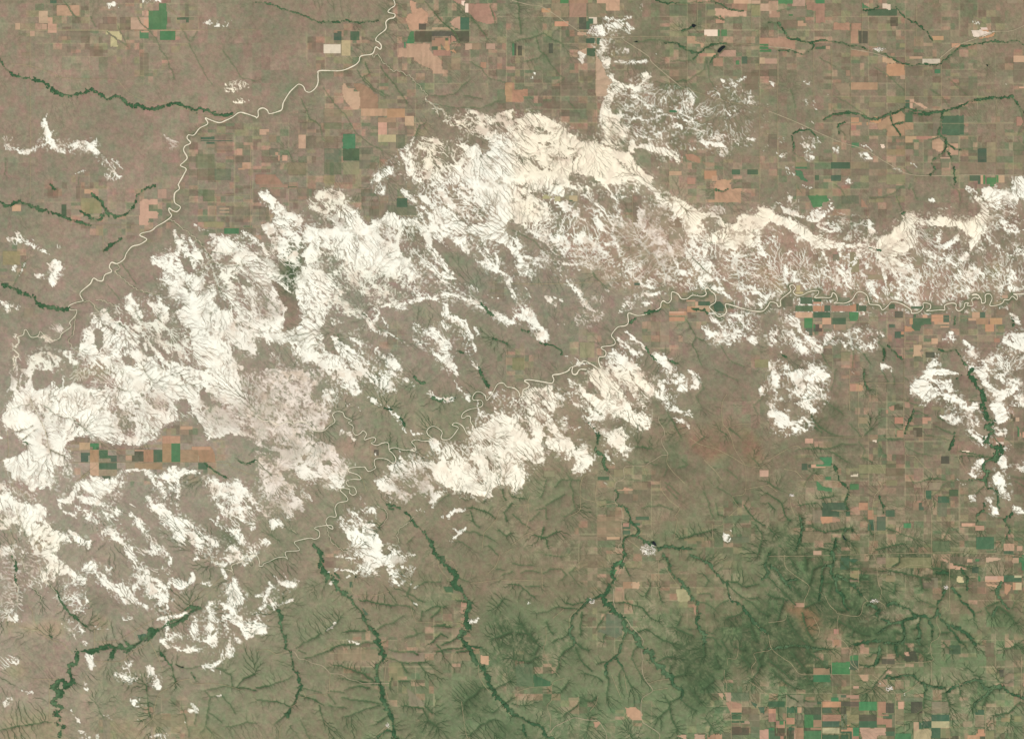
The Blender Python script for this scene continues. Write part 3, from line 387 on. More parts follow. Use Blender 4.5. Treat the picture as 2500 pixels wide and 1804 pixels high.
H1 90,136 96,138 94,143; 96,156 102,158 100,161; 90,130 95,130 97,133
B4w 116,32 124,38 130,48 134,54 150,57 140,58 130,54 124,44 118,38; 150,16 158,22 168,26 176,24 180,28 168,29 158,26 150,22; 172,6 180,14 188,22 192,28 186,28 178,18; 142,8 150,14 158,22; 84,80 92,84 88,86; 92,70 98,70; 130,64 142,58; 116,116 124,116 130,118; 0,150 10,154
S.6 172,152 186,140; 138,70 142,72; 93,113 96,118; 155,106 157,122; 104,8 100,3; 220,40 210,44
S.5 196,28 200,45 206,60
C2 138,133 143,139 150,145 154,152 156,156 158,162 162,164
C1.6 140,6 144,10 149,12; 156,24 162,27 170,27 176,25; 128,44 132,50; 114,34 119,35; 198,0 202,10 206,15; 51,154 56,160 58,164
C1.2 116,119 124,121 128,123; 117,122 122,124; 132,126 137,131
G4g 100,0 120,0 140,40 130,80 110,60 100,30; 70,120 80,118 76,132 70,128; 120,0 160,25 190,28 180,60 140,55 115,30; 100,92 110,110 90,112 86,100
G3g 180,120 227,100 227,164 200,164; 0,134 40,138 40,160 20,164; 64,148 100,164; 100,104 110,112 104,112
G4p 66,70 82,58 90,66 115,70 118,82 80,84; 200,18 225,14 225,30 210,34; 160,132 180,136 170,148
D.8 190,122 205,126 212,132; 190,125 192,134 198,140; 227,118 220,126 222,134; 180,142 195,144 205,148 212,152; 215,142 222,148 226,144; 205,108 202,118; 160,118 172,110; 206,156 215,164; 180,152 190,158; 12,146 20,151; 218,108 222,116; 186,116 180,112; 140,148 134,154; 0,80 8,88 14,94
K.35 213,132 216,124 221,120; 213,132 206,140 202,144; 227,158 220,162; 202,144 200,160; 93,92 98,108; 101,60 102,84
Fk 105,71 109,76
Fn 115,140 118,138; 98,118 108,118
T 2 2
R1.15 66,0 60,0 57,4 54,4 53,1 54,-3; 51,0 48,2 42,4 36,5 37,9 35,12 28,11 22,10 15,9 11,10 15,13 14,16 10,18 9,23 7,24 6,20 3,17 0,16
B9c 0,38 6,40 10,42 12,38 18,42 22,46 26,49 30,47 34,44 40,50 42,56 50,60 54,66 58,72 64,66 68,74 72,78 70,84 62,90 54,92 52,88 56,84 56,76 52,76 50,80 46,80 46,72 40,72 34,70 30,66 30,60 28,58 26,64 26,72 29,80 22,84 14,80 8,80 11,86 12,98 8,104 2,108 0,104
H1 6,40 12,42 16,50 20,60 16,60 10,52 5,46; 27,50 32,49 33,54 38,60 34,62 30,58 28,54
B8c 12,18 18,16 26,16 36,13 35,20 38,26 41,35 34,38 36,42 26,46 20,42 12,36 6,30 2,26 8,22
H2 14,22 26,30 34,38 28,38 20,30; 6,28 16,38 20,42 10,36
B9c 72,0 84,0 88,8 94,14 100,24 104,32 108,40 116,38 122,44 124,50 120,54 112,54 106,48 98,44 92,42 86,38 84,42 78,38 72,32 64,24 58,18 60,14 68,22 76,26 82,28 78,18 68,8
B8c 98,0 104,4 108,12 114,20 120,26 124,32 120,30 116,34 110,26 104,18 96,8; 48,8 54,12 64,14 58,12 52,8; 60,22 68,32 76,38 72,40 64,36 60,30; 66,0 76,10 80,16 70,8
H1 95,16 99,18 98,22 95,19; 103,24 108,28 112,36 107,34 103,28
B6c 104,0 116,4 122,10 126,20 124,26 118,20 110,12; 88,0 104,0 104,12 94,10
B8c 92,52 98,50 102,58 100,66 106,70 104,78 98,78 92,76 88,68 84,62 80,58 86,56
B6w 66,46 74,50 82,54 90,58 86,62 76,56 68,50; 60,42 72,38 84,42 80,48 82,54 74,48; 56,74 62,78 70,76 80,74 72,80 70,86 60,92 52,92 58,86; 80,72 86,78 92,84 98,86 88,84 82,78; 42,44 48,40 50,48 46,50; 92,58 100,70 106,76 100,80 92,74
B4w 42,50 56,52 66,48 56,54; 56,68 66,66 70,72 60,74; 50,8 60,20 60,34 50,30; 38,20 46,26 44,36 38,30
B7w 134,0 146,0 150,4 154,10 156,18 150,20 146,18 150,12 144,6; 156,0 162,2 166,8 164,16 158,18 160,8; 130,8 140,8 148,10 146,14 136,10 134,18 138,22 130,24 128,16
B5w 126,14 132,20 140,24 146,24 136,28 128,24; 136,28 142,32 150,36 158,36 162,42 156,42 148,38 140,38 136,34; 144,42 152,44 156,48 158,56 154,50 146,46; 218,14 224,12 227,20 220,24; 0,100 6,104 4,110 0,108; 79,98 86,100 82,102; 0,24 8,30 0,34
B6w 115,158 125,155 128,160 126,164 113,164
B5w 187,145 193,142 193,153 188,152
G1o 130,60 150,55 180,50 200,50 215,60 200,80 180,72 160,70 140,60; 190,56 204,80 185,72
G2o 158,66 172,66 195,80 175,84 160,76; 210,56 227,64 227,80 210,80
G5d 139,66 149,66 150,76 139,76; 100,46 118,52 124,60 112,58; 108,64 126,70 120,76 112,70; 130,88 142,88 138,94 132,96; 136,98 146,98 140,101
G4g 38,82 60,96 60,110 30,96; 70,50 78,56 76,68 60,64; 80,76 92,90 88,98 78,90; 120,140 227,120 227,164 130,164; 0,84 40,90 55,110 30,120 0,120
C1.6 68,48 72,52 76,58 75,66 74,72 80,76 81,84 86,90; 98,120 102,124 104,130 106,136 112,140 110,147 100,148 98,158 101,164
C1.6 112,148 118,152 124,156 130,158 137,156 150,158 158,158
C1 92,106 94,110 92,116 98,122; 100,148 108,146
D.8 50,94 54,108 54,116 56,124 46,130; 60,98 44,98 38,104; 0,112 12,114; 30,120 40,114 46,110; 22,124 30,122 30,132; 0,128 10,136 16,140; 16,134 24,126; 20,146 30,150 32,158; 28,140 26,150 40,144; 164,6 170,16 163,24 168,34; 180,0 200,10; 222,24 214,32 218,40; 136,36 150,60; 140,100 136,104 146,114; 138,88 134,94; 170,108 174,118 178,130; 180,118 182,128 188,130; 182,104 192,110 200,118; 104,98 118,98; 115,122 130,120 142,124; 136,100 148,110; 150,80 156,84 146,88; 190,88 200,96; 198,136 202,132; 148,150 162,146 178,142; 216,138 222,146 220,156 218,164; 205,120 214,132 224,138; 110,68 124,70; 192,52 202,60; 184,54 190,58; 118,82 128,84; 100,80 108,84; 212,78 218,84; 170,60 160,68; 30,98 26,112
K.5 130,41 130,46 134,52 135,58 132,62 134,68 138,75 132,76 126,80 120,83 117,85 100,86 99,96 92,100 91,108 91,117 97,124 97,138 97,152 94,156 97,161 102,164
K.4 86,92 92,100; 138,75 137,82 142,90 148,96 153,101; 157,60 166,66 180,70 196,78 206,84 220,86 227,82; 190,22 186,30 186,46 190,52 194,60 197,70 203,80 206,85 207,100 205,110 195,112 198,118 200,122 192,130; 131,98 132,106 140,116 148,123 144,130 146,133 144,146 142,154; 190,52 196,49 210,48; 68,92 62,96 61,112 74,117; 15,150 13,138 15,130 14,118 16,112; 177,136 178,158; 186,130 186,137 177,138; 227,102 205,106; 170,80 180,90 186,98; 102,150 113,158; 0,155 12,146; 60,112 60,124 50,130; 0,120 15,119; 116,85 119,94; 12,146 26,140; 75,98 75,118 92,118
W 123,153 126,152 128,156 125,155
Fp 99,104 107,105.5 107,107 92,107 92,106 98,106; 219,89 227,95; 84,148 95,150
Ft 98,136 105,141
FG 98,142 105,146; 110,130 121,133; 106,136 113,138; 76,95 86,98
Fm 107,107 123,118; 91,110 107,118; 87,125 97,130
Fn 188,142 194,148; 52,147 76,150; 75,130 97,148; 107,100 120,106
Fl 90,88 99,95; 152,148 170,152; 28,90 38,95
Fe 186,129 210,136; 192,148 210,153
T 3 2
B8w 22,0 40,0 50,0 56,5 50,8 42,11 46,16 50,22 53,28 50,31 44,28 38,26 38,30 42,36 42,40 36,40 30,36 24,30 30,26 34,20 36,12 28,6
B6w 0,30 10,26 12,30 18,34 22,40 20,46 26,46 30,42 34,42 38,48 40,54 34,56 28,54 24,56 18,52 10,52 4,48 6,44 0,40; 4,0 12,4 8,10 10,16 2,18; 4,24 12,24 14,27 6,28; 0,14 4,18 10,20
B4w 10,0 28,4 34,14 30,26 22,28 16,18 18,8; 0,56 10,54 20,58 12,62
B5w 73,0 78,4 76,2; 100,0 112,0 108,3
B9w 140,0 160,0 170,4 158,4 146,6 142,10 150,14 148,20 158,22 166,18 164,12 160,8 156,14 160,22 150,24 144,28 138,28 132,24 126,20 125,16 130,10 136,6
H3 140,8 150,8 160,10 156,18 148,18 142,14
B8w 154,22 164,22 166,28 160,30; 168,26 174,28 176,34 184,28 186,34 180,38 184,44 188,46 184,49 178,44 172,38 168,32
B6w 164,22 172,26 168,34 164,44 158,42 166,36; 152,41 162,40 170,36 172,44 164,50 160,46; 176,46 186,48 192,54 194,62 188,66 180,58; 128,33 140,30 138,32
B9w 180,0 192,0 194,12 200,18 208,18 216,16 224,12 222,18 212,24 206,26 208,34 212,40 210,46 204,48 200,40 196,34 200,28 202,24 196,20 190,14 186,6
B6w 192,0 212,0 208,8 218,8 226,12 222,18 210,14 200,8; 214,22 227,22 227,33 214,32 222,28; 200,48 210,52 210,60 202,58 198,52; 182,82 190,78 192,80 186,88 184,92 178,92; 206,72 216,66 214,74 210,80 212,86 206,88 204,80; 218,78 227,78 227,92 220,88
B8w 198,96 204,90 208,96 210,104 214,110 214,116 208,114 204,106 200,102; 194,112 198,116 196,118 191,115; 196,118 202,122 204,128 198,128 195,124; 216,120 224,122 226,128 218,126
B4w 176,92 186,88 190,92 180,96; 166,98 176,100 170,102; 176,112 186,110 180,118; 186,64 200,66 190,70
H0 196,8 202,8 200,14 196,12; 160,8 166,10 165,20
C3 180,0 177,5 182,9 185,16 189,20 190,28 191,36 193,44 200,46 194,50 200,55 195,58 193,63 198,68 207,71 202,73 202,80
C1.6 202,80 195,80 190,84 192,90 196,90 192,96 193,104 200,106 203,112 202,118 204,124; 216,126 212,130 210,134 214,142 210,150
C1.5 129,35 126,42 123,48 121,56; 164,56 163,64 160,70; 59,84 61,90 63,98 68,102 71,106 70,112 68,117 70,124; 84,0 85,8 88,18
C1 178,98 186,97 192,97; 190,118 190,124 184,128 184,136; 170,5 166,8; 28,130 30,140 28,150 24,160; 60,149 58,156 56,164; 98,112 101,120 101,128; 74,143 73,140 68,142 66,148 68,151
G6d 56,18 50,26 60,30 66,38 60,46 58,40 52,34 44,34; 40,40 50,48 58,54 50,58 40,54 36,48; 50,58 72,60 72,62 54,62; 60,68 76,66 70,72 74,74 66,80 58,72; 120,18 128,24 122,22; 28,134 24,142 16,160 30,164 34,148 38,140 34,130; 112,156 104,160 95,164 116,162; 26,128 36,130 38,138 28,138; 162,50 170,54 164,60; 100,70 104,72 100,74; 220,60 225,58 222,70 216,68
D.9 48,26 60,34 66,40; 40,46 50,54 60,58 76,60; 40,50 48,56; 24,72 32,70 44,70 54,70 66,66 78,66; 54,72 62,76 70,82; 60,0 58,10 56,18; 72,48 78,54 82,60; 92,52 86,58; 80,64 86,72 84,78 92,82; 96,62 100,72 104,76; 106,62 118,62; 120,68 132,74 145,76; 40,92 34,98; 0,100 10,106; 0,110 12,118 14,128 20,134; 28,120 42,118; 0,118 6,124; 44,114 58,112; 125,94 128,100 140,98 150,96; 142,96 160,98 178,98; 160,98 152,106 145,112; 170,72 190,76; 172,76 200,78; 130,36 140,40; 150,42 162,48; 190,104 184,110; 178,60 188,64; 214,94 225,96; 218,98 226,104; 0,140 6,146; 40,140 50,144 60,142 70,140; 85,128 90,140 92,146; 105,140 118,146 130,150; 96,160 110,156 120,154; 122,28 134,32; 160,140 155,150; 140,58 160,62; 190,126 200,130 210,132; 212,0 220,10; 200,60 205,66; 210,60 216,66; 148,50 160,56 166,60; 100,0 106,10; 110,4 112,12; 120,6 124,10
K.4 79.7,12 80,50 84,57 83,60; 72,12 120,12; 120,0 120.5,68 130,77 138,86 146,94 140,104 139,112 144,128 144,164; 104,60 175,60; 0,80 22,68 30,70; 168,67 168,78 175,90; 100,76 99,82 103,92 100,104 94,112 92,124 94,145 91,164; 64,130 92,130; 96,13 96,24; 72,0 72,36; 14,88 24,90 30,96; 20,110 20,120 24,130; 0,102 8,108; 40,60 104,60
Fp 136,42 144,48; 216,42 222,46; 36,84 56,83 56,86 36,87; 171,136 183,139; 183,138 191,142; 40,160 47,164; 225,55 227,60; 208,154 218,160; 33,61 40,65; 220,156 225,160
Ft 107,33 114,31 116,31 116,34 112,36 107,36; 47,130 56,130 64,132 64,134 47,136; 114,54 120,60; 72,13 80,19; 200,60 208,66
Fo 80,13 84,14 84,19 80,19; 112,42 120,48; 80,118 88,124; 88,124 93,130; 47,132 54,136
Fw 72,94 80,92 80,95 74,95; 92,62 96,62 96,64 92,64; 171,72 178,74; 204,67 207,67 207,69 204,69
FG 48,118 56,118 56,125 63,126 63,130 48,130; 56,118 69,124; 69,126 72,130; 139,107 144,112; 136,118 144,124; 150,112 160,118; 160,106 168,112; 184,148 200,159; 96,130 104,142; 208,160 218,164; 104,124 112,130; 88,130 94,142; 30,83 35,89
Fg 45,78 52,77 56,78 56,83 50,83; 42,98 48,103 56,105 56,108 44,107; 72,101 80,106; 51,95 56,98; 220,50 222,52 224,59 221,60; 120,136 126,140
Fe 158,118 150,130; 145,152 160,160; 210,150 206,156
Fk 131,54 136,60; 214,39 216,44; 114,33 120,36; 153,77 160,83
Fn 142,100 152,106; 104,54 112,60; 128,118 136,124; 80,42 88,48; 39,124 48,136; 96,124 100,130; 30,143 56,153; 86,31 88,36
Fl 144,33 152,36; 104,98 114,103; 120,54 136,50; 80,84 104,92
Fm 56,132 64,142; 144,48 150,54; 104,83 120,94; 75,103 120,112; 139,112 144,118; 140,124 144,136; 100,36 106,42
W 66,146 68,149 70,151 67,150
G3g 0,140 227,140 227,164 0,164; 40,80 72,80 72,130 40,130; 60,14 120,14 120,60 90,60
T 0 3
B9w 38,0 48,0 54,6 60,10 65,14 72,18 76,22 74,30 78,38 79,42 77,46 75,36 72,26 66,20 58,16 50,10 44,8
B7y 38,8 44,8 52,12 56,18 50,20 48,25 44,22 40,20 36,18 34,13; 50,10 60,15 56,20 50,16
H2y 43,13 47,14 47,20 44,22 42,18
B7w 74,8 80,5 86,8 88,14 94,20 98,24 92,28 90,22 84,18 76,16 72,12
B9w 90,20 96,22 100,26 108,24 114,28 119,36 123,40 120,43 112,38 106,36 102,32 96,31 92,28
B6w 94,10 100,13 98,17 94,14; 96,32 104,36 112,40 118,44 112,44 104,38
B7w 114,0 121,0 123,6 128,12 126,14 120,11 117,8; 125,18 132,13 136,18 140,22 146,24 144,28 138,24 134,22 132,26 128,24; 150,21 158,20 163,24 164,29 158,31 152,26 146,24
B4w 122,10 130,13 138,12 150,11 154,14 150,18 140,20 134,16 128,14; 130,24 138,26 146,30 150,38 148,42 144,47 141,47 145,38 138,34 136,38 131,38 130,33 134,30
S.9 132,26 133,30 131,34 133,38 137,36; 138,27 145,28 148,32; 143,30 140,36 143,42 140,46; 148,34 152,38 147,41; 120,18 126,20; 146,0 150,2 152,5 150,8; 126,22 122,26 119,30; 170,16 172,18 169,24 164,26; 118,42 128,44 134,48
B7w 165,0 176,0 178,3 172,6 168,4; 107,56 110,54 115,54 118,51 119,53 115,58 110,59; 76,88 82,87 83,93 86,98 83,102 80,100 78,96; 103,105 107,103 110,100 112,95 115,98 117,105 118,110 124,106 120,112 115,113 110,109 105,109; 131,98 135,97 137,103 140,108 143,116 142,120 138,120 138,114 134,112 132,108; 116,128 118,126 122,128 120,134 117,132; 74,119 80,118 78,121; 74,112 78,114 76,116; 2,132 6,128 10,126 12,128 8,132 5,134; 66,144 69,144 72,150 68,148; 70,155 76,156 80,160 87,158 88,164 72,164; 114,92 118,94 116,96
B4w 102,104 112,96 118,98 118,108; 132,104 143,112 141,121 134,114; 118,128 128,125 124,128; 90,140 98,143 102,150 94,144; 0,86 8,88 18,92 10,98 0,102 0,96; 132,162 140,158 152,158 150,161; 58,124 62,123 60,126; 62,136 66,138 65,142; 120,135 130,134 128,136; 119,144 130,145 126,146; 140,162 155,160 155,164
B5w 57,55 62,57 66,62 70,66 76,68 72,70 65,68 60,60; 75,45 77,46 76,52 74,50; 70,72 80,78 74,80; 90,76 100,77 94,78; 62,18 72,26 70,30 62,24; 72,30 82,30 80,36 74,34
B4y 54,60 60,63 64,68 68,75 64,72 58,66; 10,96 14,94 20,92 14,98
B9w 205,20 209,21 210,28 214,34 216,40 214,45 208,46 210,52 204,53 203,47 196,48 198,44 205,42 201,36 202,28 204,26
B7w 197,28 202,30 200,36 196,32; 213,33 217,36 215,44 211,40; 194,45 203,47 200,49; 198,54 206,52 214,54 220,58 227,58 227,73 220,74 213,70 212,64 204,60 196,58
B8w 170,60 174,56 175,64 180,68 183,74 190,70 192,66 196,64 198,68 194,74 193,84 190,85 186,78 182,77 178,72 176,78 175,85 165,88 158,84 164,84 172,80 170,74
B5w 142,75 146,72 155,69 165,70 170,66 172,78 165,86 155,84 147,82 143,78
H2g 148,76 158,72 166,74 168,80 158,82 150,80
B5w 184,46 188,41 186,48 190,54 193,58 192,64 186,68 184,75 182,68 184,60 186,54; 170,52 175,54 173,60 169,58; 200,62 206,68 205,78 208,84 207,90 200,91 196,95 194,90 198,84 202,78 204,70 196,62
S.8 188,42 184,46 188,52 190,58; 205,40 196,44 188,44; 194,58 188,66 184,74; 172,52 174,58 170,64; 150,20 148,72; 197,94 190,98 180,99; 205,66 212,76; 166,52 160,54 148,55 140,57; 197,14 200,20
B3w 14,4 24,16 20,30 22,50 16,48 12,30; 40,30 60,40 56,50 70,54 60,48 46,40; 0,30 10,36 14,50 20,60 0,58; 186,0 227,0 218,10 205,8 196,12 188,8; 175,24 190,22 186,30; 188,124 200,128 196,124; 170,130 180,140 165,140; 154,140 165,148 158,148; 185,100 200,106 196,110; 16,120 30,120 30,124
B3w 26,12 40,14 44,30 30,30; 56,25 68,30 74,50 66,52 58,40; 60,58 66,70 74,75 70,60; 80,60 96,66 90,72
B2p 0,0 36,0 30,30 0,40
G4y 20,60 55,60 60,75 30,72; 80,58 96,64 90,72 78,66; 0,56 20,60 10,66; 85,72 90,78 105,78; 8,96 25,96 25,104 10,106; 86,98 94,100 92,106; 78,108 80,110
R.4 226,0 222,2 218,2 214,6 211,7 205,10 206,14 200,13
M.4 186,0 190,8 196,10 200,13 206,14 205,10 211,7 214,6 218,8 223,10 225,7 222,2 218,2; 205,14 207,18; 12,0 14,16 16,30 16,45; 22,0 20,6 22,14; 40,24 48,30 52,40 60,50; 28,28 36,36 36,42
C3 70,86 68,92 68,97 62,98 62,106 64,114 58,116 56,111 50,114 47,118 54,123 50,126 47,130 52,134 55,136 50,140 54,144 50,148 55,152 54,156 52,162
C2.4 78,86 84,85 90,82 96,80 101,82 100,88 98,92; 106,80 112,84 116,82 112,78; 126,74 130,72 134,66 138,66 132,74; 142,66 148,62 152,58 160,58 150,64; 164,48 170,46 176,48 168,51
C1.7 70,86 84,84 100,82 116,82 128,74 140,66 160,58 172,48
C1 44,70 46,74; 66,54 70,59 78,64; 50,32 56,44 60,50 67,56; 10,2 14,8 14,20 15,28; 70,60 68,56; 142,86 148,94 152,98; 170,104 174,112
D.9 160,100 170,100 182,97 192,100 204,106 206,118; 152,98 154,108 156,112; 182,120 186,126 184,140 182,152 178,158; 186,126 196,124 204,132 208,140; 163,138 166,150 168,162; 172,134 174,142 173,150; 182,120 200,116 212,118 227,120; 186,140 192,144 196,148; 227,150 218,148 205,152 200,152; 182,152 188,158; 190,100 200,102; 209,118 216,110 225,106; 0,156 16,152 30,150 40,148 46,148; 130,116 131,128 132,136 133,143; 85,130 88,138 92,144
K.4 34,66 40,72 47,76 55,78 61,84 65,88; 26,46 29,50 30,58 34,66 20,64 12,60; 84,77 104,76 118,68 130,61 142,55 155,52 162,49 170,42 180,32 190,26 205,12; 84,66 84,88; 84,94 107,94 118,86 130,79 133,76; 133,76 140,90 145,102; 152,118 158,112 168,110 172,114 190,114 205,117 214,120; 136,145 138,132 142,122 150,118; 136,145 128,152 120,164; 44,112 44,145; 53,134 60,138; 52,110 30,110; 31,0 36,16 40,25
Fn 92,146 98,164; 133,141 164,152
FG 122,71 130,70 130,76 124,76
W 156,97 160,99 163,99 162,100 157,98
H0 76,24 90,28 110,48 106,52 78,52 79,40
G4d 170,46 178,48 170,52 163,50; 0,60 0,50; 84,82 102,80 98,90 84,88
G4g 90,100 150,110 170,130 150,150 100,140 80,130; 200,30 227,20 227,56 215,54 218,40 210,30; 190,90 227,80 227,164 180,164 180,120 200,110; 180,28 200,26 200,44 186,40; 120,24 128,36 126,46; 114,84 134,78 150,90 130,96
G3l 0,140 60,140 60,164 0,164; 90,146 120,146 120,164 90,164; 165,120 185,150 200,164 165,164
G3m 78,30 110,48 104,56 78,56; 104,120 130,110 170,126 150,136 110,136; 0,0 36,0 30,50 0,60; 14,68 60,80 60,110 30,120 20,95
T 1 3
R.5 26,0 28,4 25,2 18,3 12,6 7,8 6,10 3,10 3,6 1,1 -3,0
B9w 96,0 130,0 134,6 130,12 126,8 120,12 116,10 110,10 104,14 100,18 98,14 92,10 94,4
B6w 72,0 96,0 94,3 84,4; 104,14 112,16 116,12 124,14 130,12 138,10 141,12 136,16 130,20 124,20 131,26 128,28 120,24 112,22 108,20
B7w 16,18 20,22 24,27 30,29 36,28 40,24 38,20 34,24 30,24 26,18 24,16 28,22 24,24; 10,24 14,24 15,30 12,34 10,40 8,46 4,50 3,56 6,60 10,64 10,69 4,71 0,70 0,55 2,50 6,44 8,38 9,32 13,28
B4w 14,36 20,42 16,50 12,44; 134,24 145,28 140,31; 148,24 144,22; 148,32 145,36 142,40
B9w 190,58 196,56 198,58 196,61 189,61
B5w 186,54 190,60 187,62; 110,148 116,152 112,156; 140,42 146,46 140,44; 60,70 70,60 71,62; 80,75 92,78 90,80; 35,118 42,122
S.6 70,2 78,2 84,3; 14,28 20,31; 0,37 6,36; 64,16 72,13 82,14 88,16 92,12 92,8; 72,24 82,20; 66,26 70,24; 134,0 140,0; 20,44 28,42 32,40
C3.1 56,-2 58,6 59,12 62,17 66,21 69,24 72,28 75,32 79,35 84,39 87,44 90,48 94,52 95,56 98,61 101,65 104,68 107,72 107,78 110,82 112,86 113,92 110,96 107,100 107,106 108,112 110,116 111,122 112,128 115,134 118,140 120,146 122,152 122,158 124,164
C2.8 160,0 164,6 168,9 174,14 177,20 174,24 178,28 182,32 184,36 188,40 189,45 186,52 186,60 188,66 182,70 181,74 186,80 190,84 193,92 198,98 203,104 206,112 208,118 212,124 218,130 224,136 227,139
C2 20,50 22,58 22,66 26,74 27,82 30,86 32,94 33,102 37,106 38,112 39,118 36,124 35,130 29,138 28,144; 108,162 114,156 120,156; 187,40 191,42
C.9 65,20 62,24; 184,80 200,82; 74,20 70,17
G5g 19,50 23,50 28,83 24,82; 74,22 71,18 76,22; 95,47 100,53 96,52; 170,18 177,20 174,24 170,22; 192,82 196,92 190,96 189,84; 200,104 205,102 206,112 200,108
D1 92,41 100,41 108,43 113,44 120,46 128,44 136,46 140,50; 108,66 114,62 122,60 130,54; 107,74 104,78 96,78 86,80 74,80 66,84; 98,67 88,68 80,68; 62,68 72,59; 113,86 108,84; 132,74 138,72 144,70 140,66; 148,70 136,72; 118,84 128,86 138,86 144,88; 113,90 125,94 135,96 150,95; 128,94 134,104; 144,96 150,104; 150,50 158,46 168,46; 146,58 147,50; 155,56 160,52 164,46; 184,70 174,76 164,80; 184,82 170,84 160,86; 194,84 178,86; 168,62 156,64; 58,70 40,80 36,82; 44,92 56,88 68,84; 104,112 96,106 84,102 74,98 68,98; 104,114 90,112 76,110; 78,120 90,116 100,118; 110,132 96,130 84,128 76,126; 110,134 100,136 84,142 78,144; 64,121 78,122; 0,118 12,116 24,112 32,108; 0,128 14,130 24,132 30,134; 29,138 24,144 16,150; 36,118 48,120 58,122; 38,124 50,128 60,134; 56,134 60,148; 40,148 44,156 48,164; 30,152 36,158; 224,112 212,118 200,118 190,126 184,132; 210,140 214,136 226,128; 118,118 120,110; 126,112 140,112; 130,134 148,136 152,146 160,152; 150,134 156,140; 210,74 216,72 227,68; 134,34 142,38 148,42; 164,24 150,24 140,30; 170,24 176,24; 177,20 183,22 188,24; 178,40 187,42; 218,40 214,46; 212,12 220,14; 122,160 130,164; 172,64 160,62; 118,142 108,148; 113,78 116,76; 38,84 44,88; 190,160 200,150 212,145; 160,80 166,88; 156,78 164,70 170,74; 138,24 134,36 142,46; 227,15 218,18; 64,124 70,132; 64,134 80,136
K.5 27,86 34,86 38,92 44,93 50,96 58,98 63,102 66,105 76,106 82,110 90,112 95,114 105,114 118,114
K.35 66,105 65,112 64,123 50,124 44,126 37,127 36,132 30,136 29,144 22,152 21,164; 27,86 18,88 10,84 0,85; 44,126 40,118; 116,92 114,110 115,120 117,128; 142,59.5 183,59.5 183,40; 86,22 86,34 104,36 118,32; 183,59.5 186,68; 160,0 163,12 173,24; 178,14 174,6 168,4; 198,85 197,100 198,108 204,118 214,128 222,138 227,144; 190,25 200,24 215,22 227,23; 216,0 212,10 204,18; 142,60 138,50 136,36; 106,160 116,152 110,162; 136,96 140,94; 118,92 112,94; 60,85 64,82; 182,130 186,158 190,164; 132,78 134,76
Fp 199,89 206,89 206,97 199,97; 182,42 187,46
Fn 120,86 149,86 149,95 126,95; 72,84 108,84 108,94 72,94; 158,65 182,65 182,72; 134,118 144,126 150,134 136,134; 172,88 190,84 190,94 172,94
FG 166,28 174,28 174,34 168,33; 159,1 167,1 168,7 161,5; 83,24 86,29; 94,46 100,53 97,54
Fl 118,96 128,94 132,110 118,112
Fm 60,2 71,12; 166,47 175,59; 113,95 118,112
W 88,19 88.8,19 88.8,20.2 88,20.2
G4g 16,30 60,20 90,50 100,70 60,90 30,80; 195,40 227,40 227,164 180,164 190,110; 100,100 160,96 190,110 180,164 60,164 90,130; 0,80 25,84 34,110 20,130 0,130; 140,24 170,30 165,60 145,60
G5d 200,60 227,68 227,110 210,100; 180,120 205,120 200,150 175,140; 150,130 165,140 160,164 140,150; 210,150 227,150 227,164 205,164; 62,96 100,100 104,110 70,110
G4p 40,0 70,0 60,16 45,14; 70,84 108,84 106,96 76,96; 118,86 149,86 149,95 122,95; 105,70 130,66 118,78; 186,26 227,24 227,38 190,38; 84,12 90,24; 90,36 110,38 105,50 92,46
T 2 3
C3 100,0 97,8 90,10 88,18 90,22 86,27 84,33 80,38 83,42 88,46 90,50 95,54 98,58 100,64 104,68 109,71 112,76 113,80 115,83 122,86 124,92 127,96 132,100 134,104 139,106 141,109; 134,0 138,6 140,14 144,19 150,25 155,30 160,38 163,42 164,48 163,54 163,60 168,67 170,72 169,80
C1.5 80,36 74,38 66,41 60,48 54,54 52,60 53,64 51,69 54,76 54,81; 102,68 98,76 96,82 93,88 86,94 83,98 83,106; 92,90 96,96 98,100; 158,0 168,5 174,8 180,16 186,22 190,26 191,34 194,40 200,43 206,49 210,54 214,60 222,66 227,70; 141,109 144,116 150,120 149,126; 0,141 8,144 18,150 26,152 30,160 38,163; 10,150 12,160; 227,0 224,8 226,16 222,22
